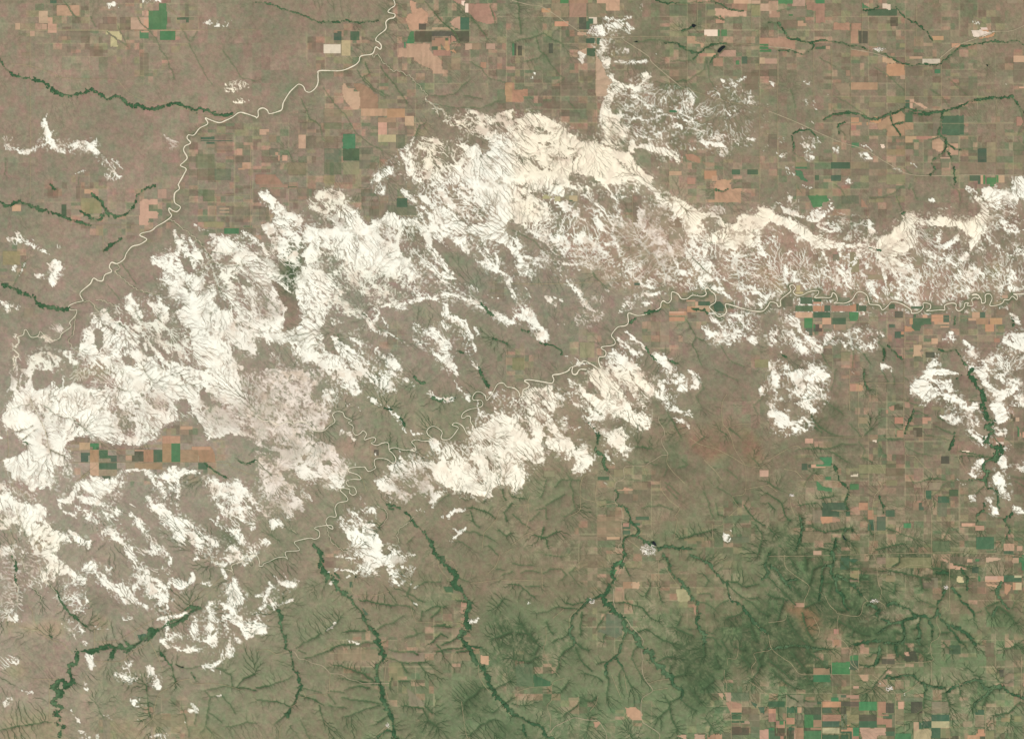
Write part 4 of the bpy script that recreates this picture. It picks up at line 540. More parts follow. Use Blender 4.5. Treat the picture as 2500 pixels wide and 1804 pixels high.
D1.1 51,69 44,74 36,77; 54,76 62,82 68,84; 54,81 46,85 42,92 40,104; 56,82 60,92 65,98 70,102; 83,106 86,112 85,120 84,126; 86,94 76,96; 98,100 95,106 96,116; 98,100 102,110 106,118; 113,80 108,84 106,92 110,100 116,110; 110,69 118,66 126,70 134,76 142,78; 163,42 170,42 176,46 180,50; 88,42 100,43 110,45 116,48 122,56 130,60; 65,42 54,44 46,42; 80,50 90,50; 60,48 40,46 32,50 22,52; 0,26 8,28 14,34 20,38; 28,16 34,12 44,13 48,18 44,22; 56,11 50,16 56,22; 8,16 16,14 24,16; 12,28 24,28; 30,0 44,2; 127,96 134,92 142,90; 142,108 152,106; 170,72 178,74 186,82; 169,80 171,90; 168,67 178,70; 160,72 150,68 144,64; 190,24 200,24 204,28 210,28 218,26; 190,26 196,32 204,38 212,42 220,50 227,54; 206,49 198,54 190,56; 208,38 218,38; 165,34 175,34 176,38; 192,40 184,44 180,48; 170,18 174,24 172,28; 164,66 156,66; 210,62 216,76; 140,106 140,98; 20,90 24,80 14,70 4,68; 12,68 8,62; 14,70 22,76; 0,92 14,94 24,90; 44,120 50,112; 60,126 70,130 74,126; 64,104 74,108 80,112; 46,142 60,130; 130,144 138,138 140,130 148,127; 138,128 142,146 146,156; 150,128 156,134 162,138; 172,145 176,150 174,160; 175,150 180,158; 160,120 166,130; 186,110 190,104; 220,96 214,110; 204,90 212,100; 130,30 132,40; 122,28 118,36; 82,70 81,77; 150,55 146,62; 180,90 184,100; 0,132 10,134; 68,144 66,156; 104,158 108,164; 196,82 206,84; 186,76 192,86; 178,112 170,118; 76,64 84,50; 0,8 20,10; 104,18 100,10; 62,50 60,70; 30,60 36,70; 216,84 220,100; 226,80 220,92
K.5 90,30 90,42 93,50 98,54 102,58 106,64 112,70 116,76 115,82 115,88 116,92 115,98 116,106 119,112 123,117 124,121 115,128 115,146 120,151 130,158 130.5,164; 101,0 96,12 90,26; 34,157 38,152 44,149 50,146 56,144 66,146 76,147 80,152 83,157 84,164
K.35 98,58 98,72; 129.5,5 129.5,38; 134,8 140,18 146,26; 51,68 51,56 58,48 66,40; 30,64 30,76 28,82 30,90 34,98 42,108; 0,122 7,120 18,117 34,116 37,112 46,109; 35,116 35,128 31,134 34,144 34,157 40,164; 121,114 130,111 142,110; 125,120 138,118; 214,107 212,100 216,94 214,88 220,86 227,85; 200,78 200,86 198,92 191,92 191,98; 188,102 188,108 190,114 189,124; 88,106 92,116 97,128; 99,104 102,122; 216,62 224,70; 76,125 74,132 69,138; 0,22 30,23; 26,12 27,30; 194,130 194,164; 46,48 36,56; 180,7 190,3; 5,118 5,134; 227,124 210,112
Fg 92,6 100,4 98,8 91,9; 88,15 91,17 88,19; 220,160 227,160; 87,14 93,13 90,19 87,18
FG 19,106 34,112 34,116 20,117; 218,135 224,135 224,141 220,140; 211,130 217,132 216,136; 199.5,4 199.5,4.2; 194.5,142 203,142 203,146 194.5,146
Fp 98,24 113,24 113,30 98,30; 100,135 110,135 115,140 115,147 106,146 102,142; 194,136 203,136 203,141 194,141; 202,147 210,147 210,153 202,153; 162,159 171,159 171,164 162,164; 178,159 186,159 186,164 178,164; 72,148 78,148 78,150 74,153; 146,160 154,159 154,164; 182,123 187,123 187,129; 188,122 194,122 194,130 190,129; 219,155 227,154 227,164 219,164
Fy 145,30 156,31 158,40 149,42 146,40
Ft 189,130 194,130 203,132 203,136 194,136 194,141; 173,159 178,164; 98,24 104,30; 195,147 201,152; 160,42 163,48 163,54 161,52
Fn 129,7 134,7 136,12 129,12.5; 50,126 59,126 59,141 51,140; 90,32 98,32 98,42 91,42; 186,13 194,13 194,22 188,22; 98,12 120,14 120,24 94,24
Fe 3,97 18,96 19,116 4,116
Fk 221,150 210,150; 195,152 210,159
Fm 60,0 84,12; 210,141 219,153; 194,152 210,158; 204,136 218,141
Fe 83,52 98,54 98,70 92,74 76,68 78,66 83,66; 186,158 205,164; 211,152 219,162; 194,122 210,130
B4w 68,40 73,42 72,45 69,43; 98,25 113,25 112,30 100,30; 92,33 99,36 94,38; 0,138 3,138 2,141; 10,42 18,42 14,46; 8,48 12,55; 194,36 197,42 194,41; 182,124 186,128; 196,137 202,139 201,141; 126,0 131,1 128,4; 90,119 90.5,120; 102,147 104,155; 222,73 226,76; 104,137 112,143 110,146
G6d 140,66 175,74 200,90 195,110 180,130 165,134 140,110 130,90 138,80; 180,54 227,54 227,108 210,108 200,84 190,74 180,66; 0,60 20,62 30,78 20,90 0,84; 0,96 18,96 18,116 0,116; 20,122 34,122 30,132 20,130; 60,124 74,130 70,140 60,134; 134,60 150,62 150,74 138,72
G4g 0,40 50,50 60,100 100,100 120,120 190,110 190,164 0,164; 100,40 150,50 150,80 120,84 100,70; 60,48 98,52 98,70 60,66; 190,0 227,0 227,50 200,40
G4d 10,84 30,88 40,100 30,108 20,96; 40,60 56,70 60,90 44,90
T 3 3
C1.5 57,-2 58,4 56,9 49,10 47,14 48,22 46,30 44,40; 56,9 55,15 60,22 61,30 66,37 67,42 70,48; 60,18 68,22 76,28 82,36; 156,32 155,36 150,42 149,48 147,54 143,57 138,54 130,55 122,57 118,60 120,68 120,76 110,78 98,76 86,77 76,79; 118,60 110,60 104,64 96,70; 150,50 152,56 158,62 162,67 168,74 174,80; 162,62 170,67 178,72 183,80; 162,30 168,35 170,40 176,46 182,52 182,58; 207,24 202,32 204,38 208,42 212,48; 202,46 198,54; 106,44 112,43 118,46 124,48 128,52 134,54
C1.4 102,110 106,107 112,108 120,107 128,107 134,112 140,115 150,117 157,118; 139,116 138,124; 157,122 162,118 172,114; 172,114 186,110 192,118 206,116 214,122 227,127; 206,117 198,120 190,126 183,130 182,134; 134,56 132,64 134,68 132,76 134,80; 142,56 145,64 145,72; 0,8 8,14 14,22 24,22; 14,22 20,30; 0,84 24,80 40,82 52,84; 98,80 97,92 94,98 84,98; 112,80 114,90; 176,30 175,20 170,12; 158,16 148,16; 95,54 98,48 88,44 96,46; 108,60 100,56
D1.1 0,20 10,30 24,44; 32,0 34,14; 18,2 26,14; 20,26 28,36; 56,26 54,34 58,40; 66,38 72,46 80,50; 48,40 38,44 32,46; 60,48 68,50; 90,44 98,50 96,58; 70,60 76,66 74,72; 60,58 72,64 90,72; 30,52 34,66 40,76; 16,56 24,70 36,80; 34,84 44,92 52,100; 20,86 30,98 34,104; 0,92 10,100 20,110; 4,104 14,112 24,118; 18,124 26,130; 134,40 148,46 142,46; 182,56 178,58; 182,52 188,50; 204,42 192,46 196,54; 204,46 212,52 218,60; 218,42 216,48; 110,44 106,42; 162,84 155,78; 160,68 150,70; 100,84 88,90; 112,84 120,90; 130,84 140,90; 108,14 118,16 130,19 140,20; 109,12 116,6 116,0; 135,20 136,30; 146,12 158,14; 112,26 112,34; 120,78 124,84; 132,64 128,66; 188,108 182,106; 206,116 202,108; 157,120 160,132; 138,124 137,136 132,140; 195,120 190,134; 224,130 214,140 200,142; 215,142 214,148; 210,84 220,80; 90,86 100,88 96,96; 64,6 70,12; 164,8 178,10; 106,100 92,118; 182,104 176,100; 168,116 170,124; 40,86 50,84; 14,38 8,60; 34,108 42,118; 0,36 18,40; 120,70 112,68; 70,20 80,22; 36,26 40,12 48,8; 50,24 58,24
K.4 14,0 15,10 22,17 32,24 36,28 35,34 32,40 32,46; 93,0 96,8 96,12 105,12 108,11 115,13 127,9 144,9.5 144,0; 96,12 97,24 100,32 99,39; 50,36 54,44 60,50 62,52 80,54 84,44 88,41 96,41 102,44 104,48; 62,54 61,62 62,72 68,78 72,84 75,84 75,94 80,102; 160,0 160,46 155,46 150,52 149,60 152,68 150,74 144,78 144,88 144,94 112,96; 92,106 100,112 108,120 112,125 112,160; 112,126 124,120 134,112; 0,70 3,83 14,92 20,96 26,104 30,106; 80,84 80,106; 30,106 104,106; 0,60 14,58 16,54; 0,1.5 224,1.5 224,50; 88,41 84,36; 157,118 165,116 172,114; 40,55 45,66 44,72; 112,150 120,151; 16,124 16,164; 47,130 47,164; 80,13 80,25; 144,95 144,118; 56,89 56,106; 192,140 192,164; 224,90 224,130; 0,85 4,83; 72,88 73,96 80,102
FG 64,2 71,2 72,7 71,13 64,13; 72,4 80,4 76,7 72,6; 48,135 56,135 56,140 48,140; 16,135 23,135 23,140 16,140; 32,130 47,130 47,132 32,132; 40,141 47,144; 48,147 63,152; 104,141 112,147; 104,153 112,160; 80,147 96,153; 144,141 160,147; 144,153 152,162; 64,159 71,164; 136,147 144,153; 208,18 224,24; 180,11 186,17; 16,153 23,158; 64,124 80,126; 185,137 191,139; 4,158 8,164; 0,130 15,135; 48,159 62,164; 160,80 170,88; 72,96 80,102
Fg 56,95 72,95 72,106 56,106; 72,89 80,89 80,100 76,102 72,96; 40,106 55,106 55,112 40,112; 183,20 187,19 187,24; 32,141 40,153; 32,153 47,164; 7,147 15,153; 0,153 7,164; 68,135 72,136 73,150 70,152 67,145; 72,153 80,158; 80,130 96,138; 224,0 227,14; 183,4 187,6; 112,158 126,164; 56,126 62,130
Fo 48,130 64,135; 64,153 72,158; 0,136 7,143; 209,25 216,27 211,36 209,34; 176,159 184,164; 185,154 191,158
Ft 72,158 80,164; 24,153 31,164; 8,158 15,164; 8,153 15,156; 96,141 104,148; 48,141 64,147; 16,144 23,150; 40,149 47,152; 47,130 48,131; 23,43 32,46; 58,66 62,70; 58,75 63,80; 40,100 54,106; 72,126 80,129; 152,153 160,156; 96,148 120,150; 0,143 7,148; 100,130 104,140
Fp 80,153 104,153 104,159 96,160 96,164 84,164; 80,106 88,106 88,112 84,112; 192,25 206,28 205,30 194,27; 192,19 200,24; 200,19 208,24; 192,2 200,2 208,4 192,7; 216,2 224,2 224,7 216,7; 168,9 176,13 164,13; 152,3 157,4 160,7 155,6; 128,148 136,148 136,153 130,156 128,153; 104,101 110,103 109,105 104,105; 208,164 208,164.5; 120,86 124,86 124,89 121,89; 115,130 120,136; 20,158 24,164; 160,7 172,10 160,13; 192,28 200,30 195,29; 24,135 31,140; 75,116 80,118; 176,4 181,7
Fy 128,154 144,154 144,164 128,164; 144,147 160,153; 48,153 63,158; 167,19 173,20 173,25 167,24; 183,139 191,142; 218,18 224,20; 216,25 224,31
Fl 96,130 100,141; 152,156 160,159; 80,14 75,18; 206,144 215,148; 72,141 80,148; 218,143 224,148; 192,156 200,164; 104,12 144,2; 104,18 112,24
Fn 32,132 40,140; 152,130 145,136; 72,17 80,24; 100,90 112,95; 175,19 183,20; 184,82 192,80; 16,124 31,134; 144,130 160,140; 112,136 120,147; 183,142 191,152; 104,2 96,8; 144,20 150,30; 120,112 112,118; 172,147 180,152
Fk 120,87 130,85 133,94 120,94; 80,141 96,147; 104,147 112,153; 32,135 47,141; 40,144 47,149; 32,153 47,156; 64,135 72,141; 8,156 15,158; 184,158 192,164; 16,158 20,164; 100,95 112,97; 104,131 111,140; 126,130 136,140; 152,158 160,163; 161,160 168,164; 205,108 208,102; 64,130 80,134
Fm 64,84 72,94; 24,141 31,152; 80,100 94,106; 136,25 144,30; 72,130 80,135; 96,153 80,150; 210,84 224,100; 80,106 80,124; 56,107 72,116; 160,1.5 192,9; 112,142 120,150; 208,102 218,116; 180,24 192,34; 120,140 136,147; 200,78 192,90
Fe 88,58 80,60; 160,153 172,160; 120,118 112,112; 136,60 140,64; 120,126 136,130; 64,144 67,152; 104,160 96,160
B6w 105,117 109,118 110,121 106,119; 118,122 121,122 119,124; 98,112 101,113 99,115
B3w 130,148 136,148 135,152 131,151; 50,153 62,154 58,158; 82,142 94,143 90,146; 192,20 199,24; 105,142 110,146; 97,136 103,140; 192,3 199,6 193,6; 113,160 124,163; 66,136 70,142; 130,2 143,6 136,6; 67,97 75,99 70,101; 68,152 72,156; 216,26 224,31; 16,154 22,157; 106,154 110,160; 145,154 150,160; 40,107 46,111; 183,19 182,20; 104,134 106,140; 224,2 220,0
W 66,146 67,148
G6d 0,36 20,40 26,56 50,84 60,110 30,120 10,125 0,110; 32,38 80,42 82,52 60,50 36,46; 30,52 60,84 20,84; 80,44 110,48 100,60 84,56; 64,58 95,72 120,70 145,74 146,90 110,92 98,82 76,80; 150,60 182,76 182,84 165,76; 118,44 150,56; 190,44 222,52 218,70 196,58; 154,118 166,126 160,134 152,126; 176,118 195,120 194,136 184,130; 192,140 202,142 200,148; 0,14 24,22 34,38 10,36
G5g 0,0 30,0 34,40 0,60; 0,104 40,106 50,160 0,164; 60,60 140,60 140,80 100,84; 110,96 227,96 227,164 110,164; 144,60 227,60 227,96 144,96
G4g 32,10 90,10 90,44 36,44; 96,20 144,20 144,60 96,44
G4o 20,44 34,44 46,60 40,66 28,54; 56,66 64,70 60,80
G4p 60,60 64,60 64,80 58,80; 80,50 100,60 120,54 130,44 105,46; 96,130 104,130 104,141 96,141
Q 0 88.57 0.3524
B9w 745,480 760,440 790,420 830,440 850,470 830,500 800,520 790,560 800,620 780,640 760,600 750,560 745,540 770,540 750,510; 780,330 860,320 930,330 1000,370 1040,430 1010,440 960,440 900,420 870,400 830,380
B7w 830,590 880,620 930,660 980,700 1000,740 960,730 910,690 860,650; 400,400 440,380 470,420 520,470 480,500 430,450; 210,580 240,560 250,600 280,640 260,660 225,630
S1 1040,575 1080,590 1110,615 1130,650 1150,690; 1115,540 1150,550 1180,580 1195,630; 990,520 1060,500 1130,490 1180,500 1220,530 1287,560; 940,560 960,520 1000,510; 1090,420 1110,450 1140,480 1180,500; 1090,350 1120,380 1150,420 1180,440; 670,250 700,290 720,330 760,300; 610,330 660,370 700,430
S.8 440,330 455,370 440,400; 480,350 500,390 490,420; 540,400 560,430 600,450; 620,400 610,440 640,470; 300,560 330,600 350,640; 360,590 400,640 420,690; 40,590 35,640 45,690 40,720; 60,680 90,690 120,670 140,690
H0 455,400 480,395 485,430 468,435; 240,575 255,570 262,610 250,635 238,605; 85,680 108,680 110,710 90,722; 128,690 158,680 156,712 140,714; 505,728 530,740 534,776 518,760
H0 692,470 745,490 752,520 735,545 765,550 735,580 712,575 722,530 705,500
G8m 692,470 745,490 752,520 735,545 765,550 735,580 712,575 722,530 705,500
G6d 715,415 755,415 750,455 728,465; 1010,310 1045,320 1040,380 1015,350
Q 453.6 0 0.4
B3w 80,440 200,460 330,520 420,560 400,640 300,640 180,600 90,560 20,500; 260,400 330,440 420,500 520,560 520,640 440,640 380,560 300,480
G6p 120,460 300,480 420,560 400,660 260,640 150,600; 300,360 420,420 420,520 340,500; 480,500 700,540 900,580 1100,600 1100,680 800,690 560,670 440,640
B2w 420,560 700,560 1100,600 1100,690 800,700 500,690
G5d 560,1160 700,1180 820,1300 900,1400 760,1440 640,1340 560,1280; 820,1190 980,1210 1040,1280 900,1300
"""

feats = []
tile = (0, 0)
for line in DATA.splitlines():
    line = line.strip()
    if not line: continue
    code, rest = line.split(' ', 1)
    if code == 'T':
        tile = tuple(int(v) for v in rest.split()); org = (tile[0] * TW, tile[1] * TH, 1.0); continue
    if code == 'Q':
        org = tuple(float(v) for v in rest.split()); tile = (int(org[0] // TW), int(org[1] // TH)); continue
    for k, part in enumerate(rest.split(';')):
        pts = [tuple(float(q) for q in p.split(',')) for p in part.split()]
        if len(pts) < 2: continue
        pts = np.array([(x * org[2] + org[0], y * org[2] + org[1]) for x, y in pts])
        feats.append((code, pts, tile))

# ---------------------------------------------------------------- grid and noise
P = 0.72
MG = 30.0
NX, NY = int((W + 2 * MG) / P) + 1, int((H + 2 * MG) / P) + 1
gu = -MG + np.arange(NX) * P
gv = -MG + np.arange(NY) * P
U, V = np.meshgrid(gu, gv)
U = U.astype(np.float32); V = V.astype(np.float32)

def vnoise(x, y, seed):
    x = np.asarray(x, np.float32) + 1000.0; y = np.asarray(y, np.float32) + 1000.0
    xi = np.floor(x).astype(np.int32); yi = np.floor(y).astype(np.int32)
    fx = x - xi; fy = y - yi
    fx = fx * fx * (3 - 2 * fx); fy = fy * fy * (3 - 2 * fy)
    tab = np.random.default_rng(seed).random((256, 256)).astype(np.float32)
    xa = xi & 255; xb = (xi + 1) & 255; ya = yi & 255; yb = (yi + 1) & 255
    return (tab[ya, xa] * (1 - fx) + tab[ya, xb] * fx) * (1 - fy) + (tab[yb, xa] * (1 - fx) + tab[yb, xb] * fx) * fy

def fbm(x, y, size, octv, seed, gain=0.5):
    s = 0; a = 1.0; t = 0
    for o in range(octv):
        c, q = math.cos(o * 1.1), math.sin(o * 1.1)
        f = 2 ** o / size
        s = s + a * vnoise((x * c - y * q) * f, (x * q + y * c) * f, seed + o)
        t += a; a *= gain
    return s / t

def uniform(a):
    """rank-normalise a field to 0..1"""
    q = np.quantile(a[::3, ::3], np.linspace(0, 1, 257))
    return np.interp(a, q, np.linspace(0, 1, 257)).astype(np.float32)

def blur(a, r):
    """gaussian-like blur, r in units"""
    n = max(1, int(round(r / P)))
    for _ in range(2):
        for ax in (0, 1):
            p = np.pad(a, [(n, n) if ax == 0 else (0, 0), (n, n) if ax == 1 else (0, 0)], mode='edge')
            c = np.cumsum(p, axis=ax, dtype=np.float64)
            c = np.concatenate([np.zeros_like(np.take(c, [0], axis=ax)), c], axis=ax)
            m = 2 * n + 1
            L = a.shape[ax]
            a = ((np.take(c, range(m, m + L), axis=ax) - np.take(c, range(0, L), axis=ax)) / m).astype(np.float32)
    return a

def s2l(c):
    c = np.asarray(c, np.float32) / 255.0
    return np.where(c <= 0.04045, c / 12.92, ((c + 0.055) / 1.055) ** 2.4).astype(np.float32)

def ss(x, a, b):
    t = np.clip((x - a) / (b - a), 0, 1)
    return t * t * (3 - 2 * t)

wu = U + (fbm(U, V, 6.5, 4, 11, 0.7) - .5) * 4.2 + (fbm(U, V, 2.6, 2, 17, .8) - .5) * 3.2
wv = V + (fbm(U, V, 6.5, 4, 31, 0.7) - .5) * 4.0 + (fbm(U, V, 2.6, 2, 37, .8) - .5) * 3.2
lu = U + (fbm(U, V, 5, 3, 51) - .5) * 2.4
lv = V + (fbm(U, V, 5, 3, 71) - .5) * 2.4

def box(p, m):
    i0 = max(0, int((p[:, 0].min() - m + MG) / P)); i1 = min(NX, int((p[:, 0].max() + m + MG) / P) + 2)
    j0 = max(0, int((p[:, 1].min() - m + MG) / P)); j1 = min(NY, int((p[:, 1].max() + m + MG) / P) + 2)
    return slice(j0, max(j0, j1)), slice(i0, max(i0, i1))

def inside(pts, x, y):
    r = np.zeros(x.shape, bool)
    n = len(pts)
    for i in range(n):
        x0, y0 = pts[i]; x1, y1 = pts[(i + 1) % n]
        if y0 == y1: continue
        c = (y < y0) != (y < y1)
        r ^= c & (x < (x1 - x0) * (y - y0) / (y1 - y0) + x0)
    return r

def dist_line(pts, x, y):
    d = np.full(x.shape, 1e9, np.float32)
    for i in range(len(pts) - 1):
        a = pts[i]; b = pts[i + 1] - a
        L = max(1e-9, (b ** 2).sum())
        t = np.clip(((x - a[0]) * b[0] + (y - a[1]) * b[1]) / L, 0, 1)
        d = np.minimum(d, np.hypot(x - a[0] - t * b[0], y - a[1] - t * b[1]))
    return d

def dist_field(pts, x, y, out, m):
    for i in range(len(pts) - 1):
        seg = pts[i:i + 2]
        bb = box(seg, m)
        out[bb] = np.minimum(out[bb], dist_line(seg, x[bb], y[bb]))

def curve(pts, step=1.0):
    """Catmull-Rom through the traced points"""
    p = np.vstack([2 * pts[0] - pts[1], pts, 2 * pts[-1] - pts[-2]])
    out = []
    for i in range(1, len(p) - 2):
        a, b, c, d = p[i - 1], p[i], p[i + 1], p[i + 2]
        n = max(2, int(np.hypot(*(c - b)) / step) + 1)
        for k in range(n):
            t = k / n
            out.append(0.5 * (2 * b + (c - a) * t + (2 * a - 5 * b + 4 * c - d) * t * t + (3 * b - a - 3 * c + d) * t ** 3))
    out.append(p[-2])
    return np.array(out)

def meander(pts, amp, wl, seed):
    c = curve(pts, 0.45)
    t = np.gradient(c, axis=0); t /= np.maximum(1e-6, np.hypot(t[:, 0], t[:, 1]))[:, None]
    s = np.concatenate([[0], np.cumsum(np.hypot(*np.diff(c, axis=0).T))])
    r = np.random.default_rng(seed)
    ph = 2 * math.pi * s / wl + 9 * vnoise(s / 7, s * 0, seed) + 4 * vnoise(s / 2.5, s * 0, seed + 5)
    am = amp * (0.45 + 1.1 * vnoise(s / 14, s * 0 + 3, seed + 1))
    fade = np.clip(np.minimum(s, s[-1] - s) / 4, 0, 1)
    nrm = np.stack([-t[:, 1], t[:, 0]], 1)
    return c + nrm * (am * fade * np.sin(ph))[:, None] + t * (am * 0.45 * fade * np.sin(2 * ph))[:, None]

# ---------------------------------------------------------------- badland cover from the survey
L = np.zeros((NY, NX), np.float32)
mesa = np.zeros((NY, NX), np.float32)
TONES = ['w', 'c', 'y', 'p', 'g']
tone = {k: np.zeros((NY, NX), np.float32) for k in 'cypg'}
for code, pts, tl in feats:
    if code[0] in 'BH':
        lvl = int(code[1]) / 9.0
        tn = code[2] if len(code) > 2 else 'w'
        bb = box(pts, 6)
        m = inside(pts, wu[bb], wv[bb]) if len(pts) > 2 else np.zeros(U[bb].shape, bool)
        if code[0] == 'B':
            mesa[bb][m & (lvl > .6)] = 0
            up = m & (L[bb] < lvl)
            L[bb][up] = lvl
        else:
            up = m
            L[bb][m] = lvl
            if lvl == 0: mesa[bb][m] = 1
        for k in tone:
            if k == tn: tone[k][bb][up] = 1
            elif tn != 'w' or code[0] == 'B': tone[k][bb][up] = 0
for code, pts, tl in feats:
    if code[0] == 'S':
        w = float(code[1:])
        d = np.full((NY, NX), 99, np.float32) if False else None
        for i in range(len(pts) - 1):
            seg = pts[i:i + 2]; bb = box(seg, 4)
            dd = dist_line(seg, lu[bb] * .5 + wu[bb] * .5, lv[bb] * .5 + wv[bb] * .5)
            L[bb] = np.maximum(L[bb], np.where(dd < w * .95, 0.95, np.where(dd < w * 2.2, 0.35, 0)))
Lpoly = L.copy()
cover = blur((L > 0).astype(np.float32), 7.0)
for k in tone: tone[k] = blur(tone[k], 7.0) / np.maximum(cover, .05)
for k in tone: tone[k] = np.clip(tone[k], 0, 1)
tone['c'] = tone['c'] * (1 - .5 * np.clip((V - 330) / 30, 0, 1))
Lb = blur(L, 2.0)
L = np.where(Lpoly < .02, Lb * .22, np.clip(L * .66 + Lb * .36, 0, 1)).astype(np.float32)
L = np.where(L < .8, .8 * (L / .8) ** 1.35, L)

# ---------------------------------------------------------------- drainage network: least-cost flow paths to the traced streams
rng = np.random.default_rng(5)
creekd = np.full((NY, NX), 99, np.float32)
seed_mask = np.zeros((NY, NX), bool)
woodd = []
for code, pts, tl in feats:
    if code[0] in 'RMCDW' :
        dist_field(pts, lu, lv, creekd, 3)
seed_mask |= creekd < P * 0.9
ramp = fbm(U, V, 14, 3, 91)
cost = (0.15 + 1.6 * rng.random((NY, NX)) ** 1.6 + 1.3 * ramp).astype(np.float32)
def flow():
    n = NX * NY
    c = cost.ravel().tolist()
    D = [1e9] * n
    par = [-1] * n
    order = []
    heap = []
    for k in np.flatnonzero(seed_mask.ravel()).tolist():
        D[k] = 0.0; heap.append((0.0, k))
    for j in range(0, NY, 60):          # outlets along the border of the surveyed area
        for k in (j * NX, j * NX + NX - 1):
            D[k] = 12.0; heap.append((12.0, k))
    heapq.heapify(heap)
    pop, push = heapq.heappop, heapq.heappush
    nb = ((1, 1.0), (-1, 1.0), (NX, 1.0), (-NX, 1.0), (NX + 1, 1.12), (NX - 1, 1.62), (-NX + 1, 1.62), (-NX - 1, 1.12))
    done = bytearray(n)
    while heap:
        d, k = pop(heap)
        if done[k]: continue
        done[k] = 1
        order.append(k)
        x = k % NX
        if x == 0 or x == NX - 1: continue
        for o, w in nb:
            q = k + o
            if 0 <= q < n and not done[q]:
                e = d + w * c[q]
                if e < D[q]:
                    D[q] = e; par[q] = k
                    push(heap, (e, q))
    acc = [1.0] * n
    for k in reversed(order):
        p = par[k]
        if p >= 0: acc[p] += acc[k]
    return np.array(D, np.float32).reshape(NY, NX), np.array(acc, np.float32).reshape(NY, NX)
D, ACC = flow()
D = np.minimum(D, 400)
ACC[seed_mask] = 2000
LA = np.log10(np.maximum(ACC, 1))
chan = ss(LA, 0.85, 2.1)                                   # narrow channel strength 0..1
chan_wide = np.maximum(chan, blur(chan, P) * 1.3)
near = np.clip(blur(chan, 1.5) * 3.2, 0, 1)

# ---------------------------------------------------------------- tint map
tint = {k: np.zeros((NY, NX), np.float32) for k in 'gdpymlo'}
soft_u = U + (fbm(U, V, 30, 4, 201) - .5) * 26
soft_v = V + (fbm(U, V, 30, 4, 221) - .5) * 26
for code, pts, tl in feats:
    if code[0] == 'G' and len(pts) > 2:
        st = int(code[1]) / 9.0 * 1.25
        bb = box(pts, 16)
        m = inside(pts, soft_u[bb], soft_v[bb])
        t = tint[code[2]]
        t[bb] = np.maximum(t[bb], m * st)
for k in tint: tint[k] = blur(tint[k], 5.5 if k in 'gdlp' else 2.6)

# ---------------------------------------------------------------- terrain height
relief = np.sqrt(np.clip(D, 0, 90)) * 0.15
relief = blur(relief, 0.9)
hills = (fbm(U, V, 120, 4, 301) - .5) * 6
incis = blur(np.clip(LA - 0.9, 0, 2.2), P) * 0.15
ncov = fbm(U, V, 25, 4, 581)
diss = np.clip(0.10 - .22 * (1 - ss(U, 200, 330)) + tint['g'] * .55 + tint['d'] * .9 + .30 * ss(V, 380, 540) + .62 * ss(ncov, .44, .66) * (.5 + .5 * ss(V, 250, 420)) - .25 * ss(U, 600, 760) * ss(V, 330, 250), 0, 1.2)
fine = (fbm(U, V, 4.5, 3, 331) - .5) * 0.55 - blur(chan, P) * 0.75 * diss
badrel = blur(np.clip(L, 0, 1), 1.5)
fine = fine * (1 - .55 * badrel)
Z = hills + relief - incis * (.8 + .5 * diss - .2 * badrel) + fine * .8
edge = np.minimum(np.minimum(U + MG, W + MG - U), np.minimum(V + MG, H + MG - V))
Z = (Z * ss(edge, 0, 20)).astype(np.float32)
# ---------------------------------------------------------------- whiteness
ca, sa = math.cos(math.radians(38)), math.sin(math.radians(38))
au = U * ca + V * sa; av = -U * sa + V * ca
stretch = 2.3
wx_ = U + (fbm(U, V, 6, 4, 491, .65) - .5) * 9; wy_ = V + (fbm(U, V, 6, 4, 493, .65) - .5) * 9
fa = wx_ * ca + wy_ * sa; fb = -wx_ * sa + wy_ * ca
rA = uniform(np.abs(2 * fbm(fa / 2.6, fb, 5.2, 2, 401, .4) - 1))
rB = uniform(np.abs(2 * fbm(fa / 1.5, fb, 2.7, 2, 405, .5) - 1))
lob = uniform(fbm(au / 2.0, av, 9, 3, 431))
dens = ss(L, .50, .72)
tex = uniform(.42 * rA + .26 * rB + .38 * lob + .05 * rng.random((NY, NX)).astype(np.float32) + (dens - .5) * .55 * ss(LA, .8, 1.7))
pk = np.clip(tone['p'] * 1.3, 0, 1)
grain = uniform(fbm(au / 1.5, av, 1.9, 2, 481, .9) + .25 * rng.random((NY, NX)).astype(np.float32) + .25 * (1 - near))
tex = tex * (1 - .55 * pk) + grain * .55 * pk
soft = 0.15 + .14 * np.clip(tone['p'] + .5 * tone['y'] + .4 * tone['g'], 0, 1)
WHT = np.clip((L * 1.06 - tex) / soft + 0.5, 0, 1)
bed = np.where(Lpoly < .02, .35, 1) * ss(LA, .85, 1.5) * ss(Lb + .3 * blur(Lb, 5), .07, .26) * (1 - ss(L, .42, .68)) * ss(fbm(U, V, 18, 3, 499), .34, .56)
WHT = np.maximum(WHT, bed * .9)
fleck = ss(fbm(U, V, 1.7, 2, 507, .8), .60, .70) * ss(blur(Lpoly, 6.5), .05, .30) * ss(fbm(U, V, 14, 3, 509), .34, .56) * (Lpoly < .9)
WHT = np.maximum(WHT, fleck * .75)
solid = ss(L, .86, .97)
vein = np.clip(chan * ss(LA, 1.0, 1.7) + 1.3 * blur(ss(LA, 1.75, 2.4), P) * ss(fbm(U, V, 5, 2, 511), .3, .6), 0, 1) * (0.12 + .88 * ss(fbm(U, V, 15, 4, 470, .65), .40, .60))
WHT = WHT * (1 - .40 * ss(LA, .7, 1.5) * ss(L, .55, .8) * (0.4 + .6 * ss(fbm(U, V, 22, 3, 475), .35, .6)))
WHT = WHT * (1 - np.clip(vein * (0.35 + .75 * (L > .6)), 0, .95)) * (1 - .35 * solid * ss(tex, .8, 1))
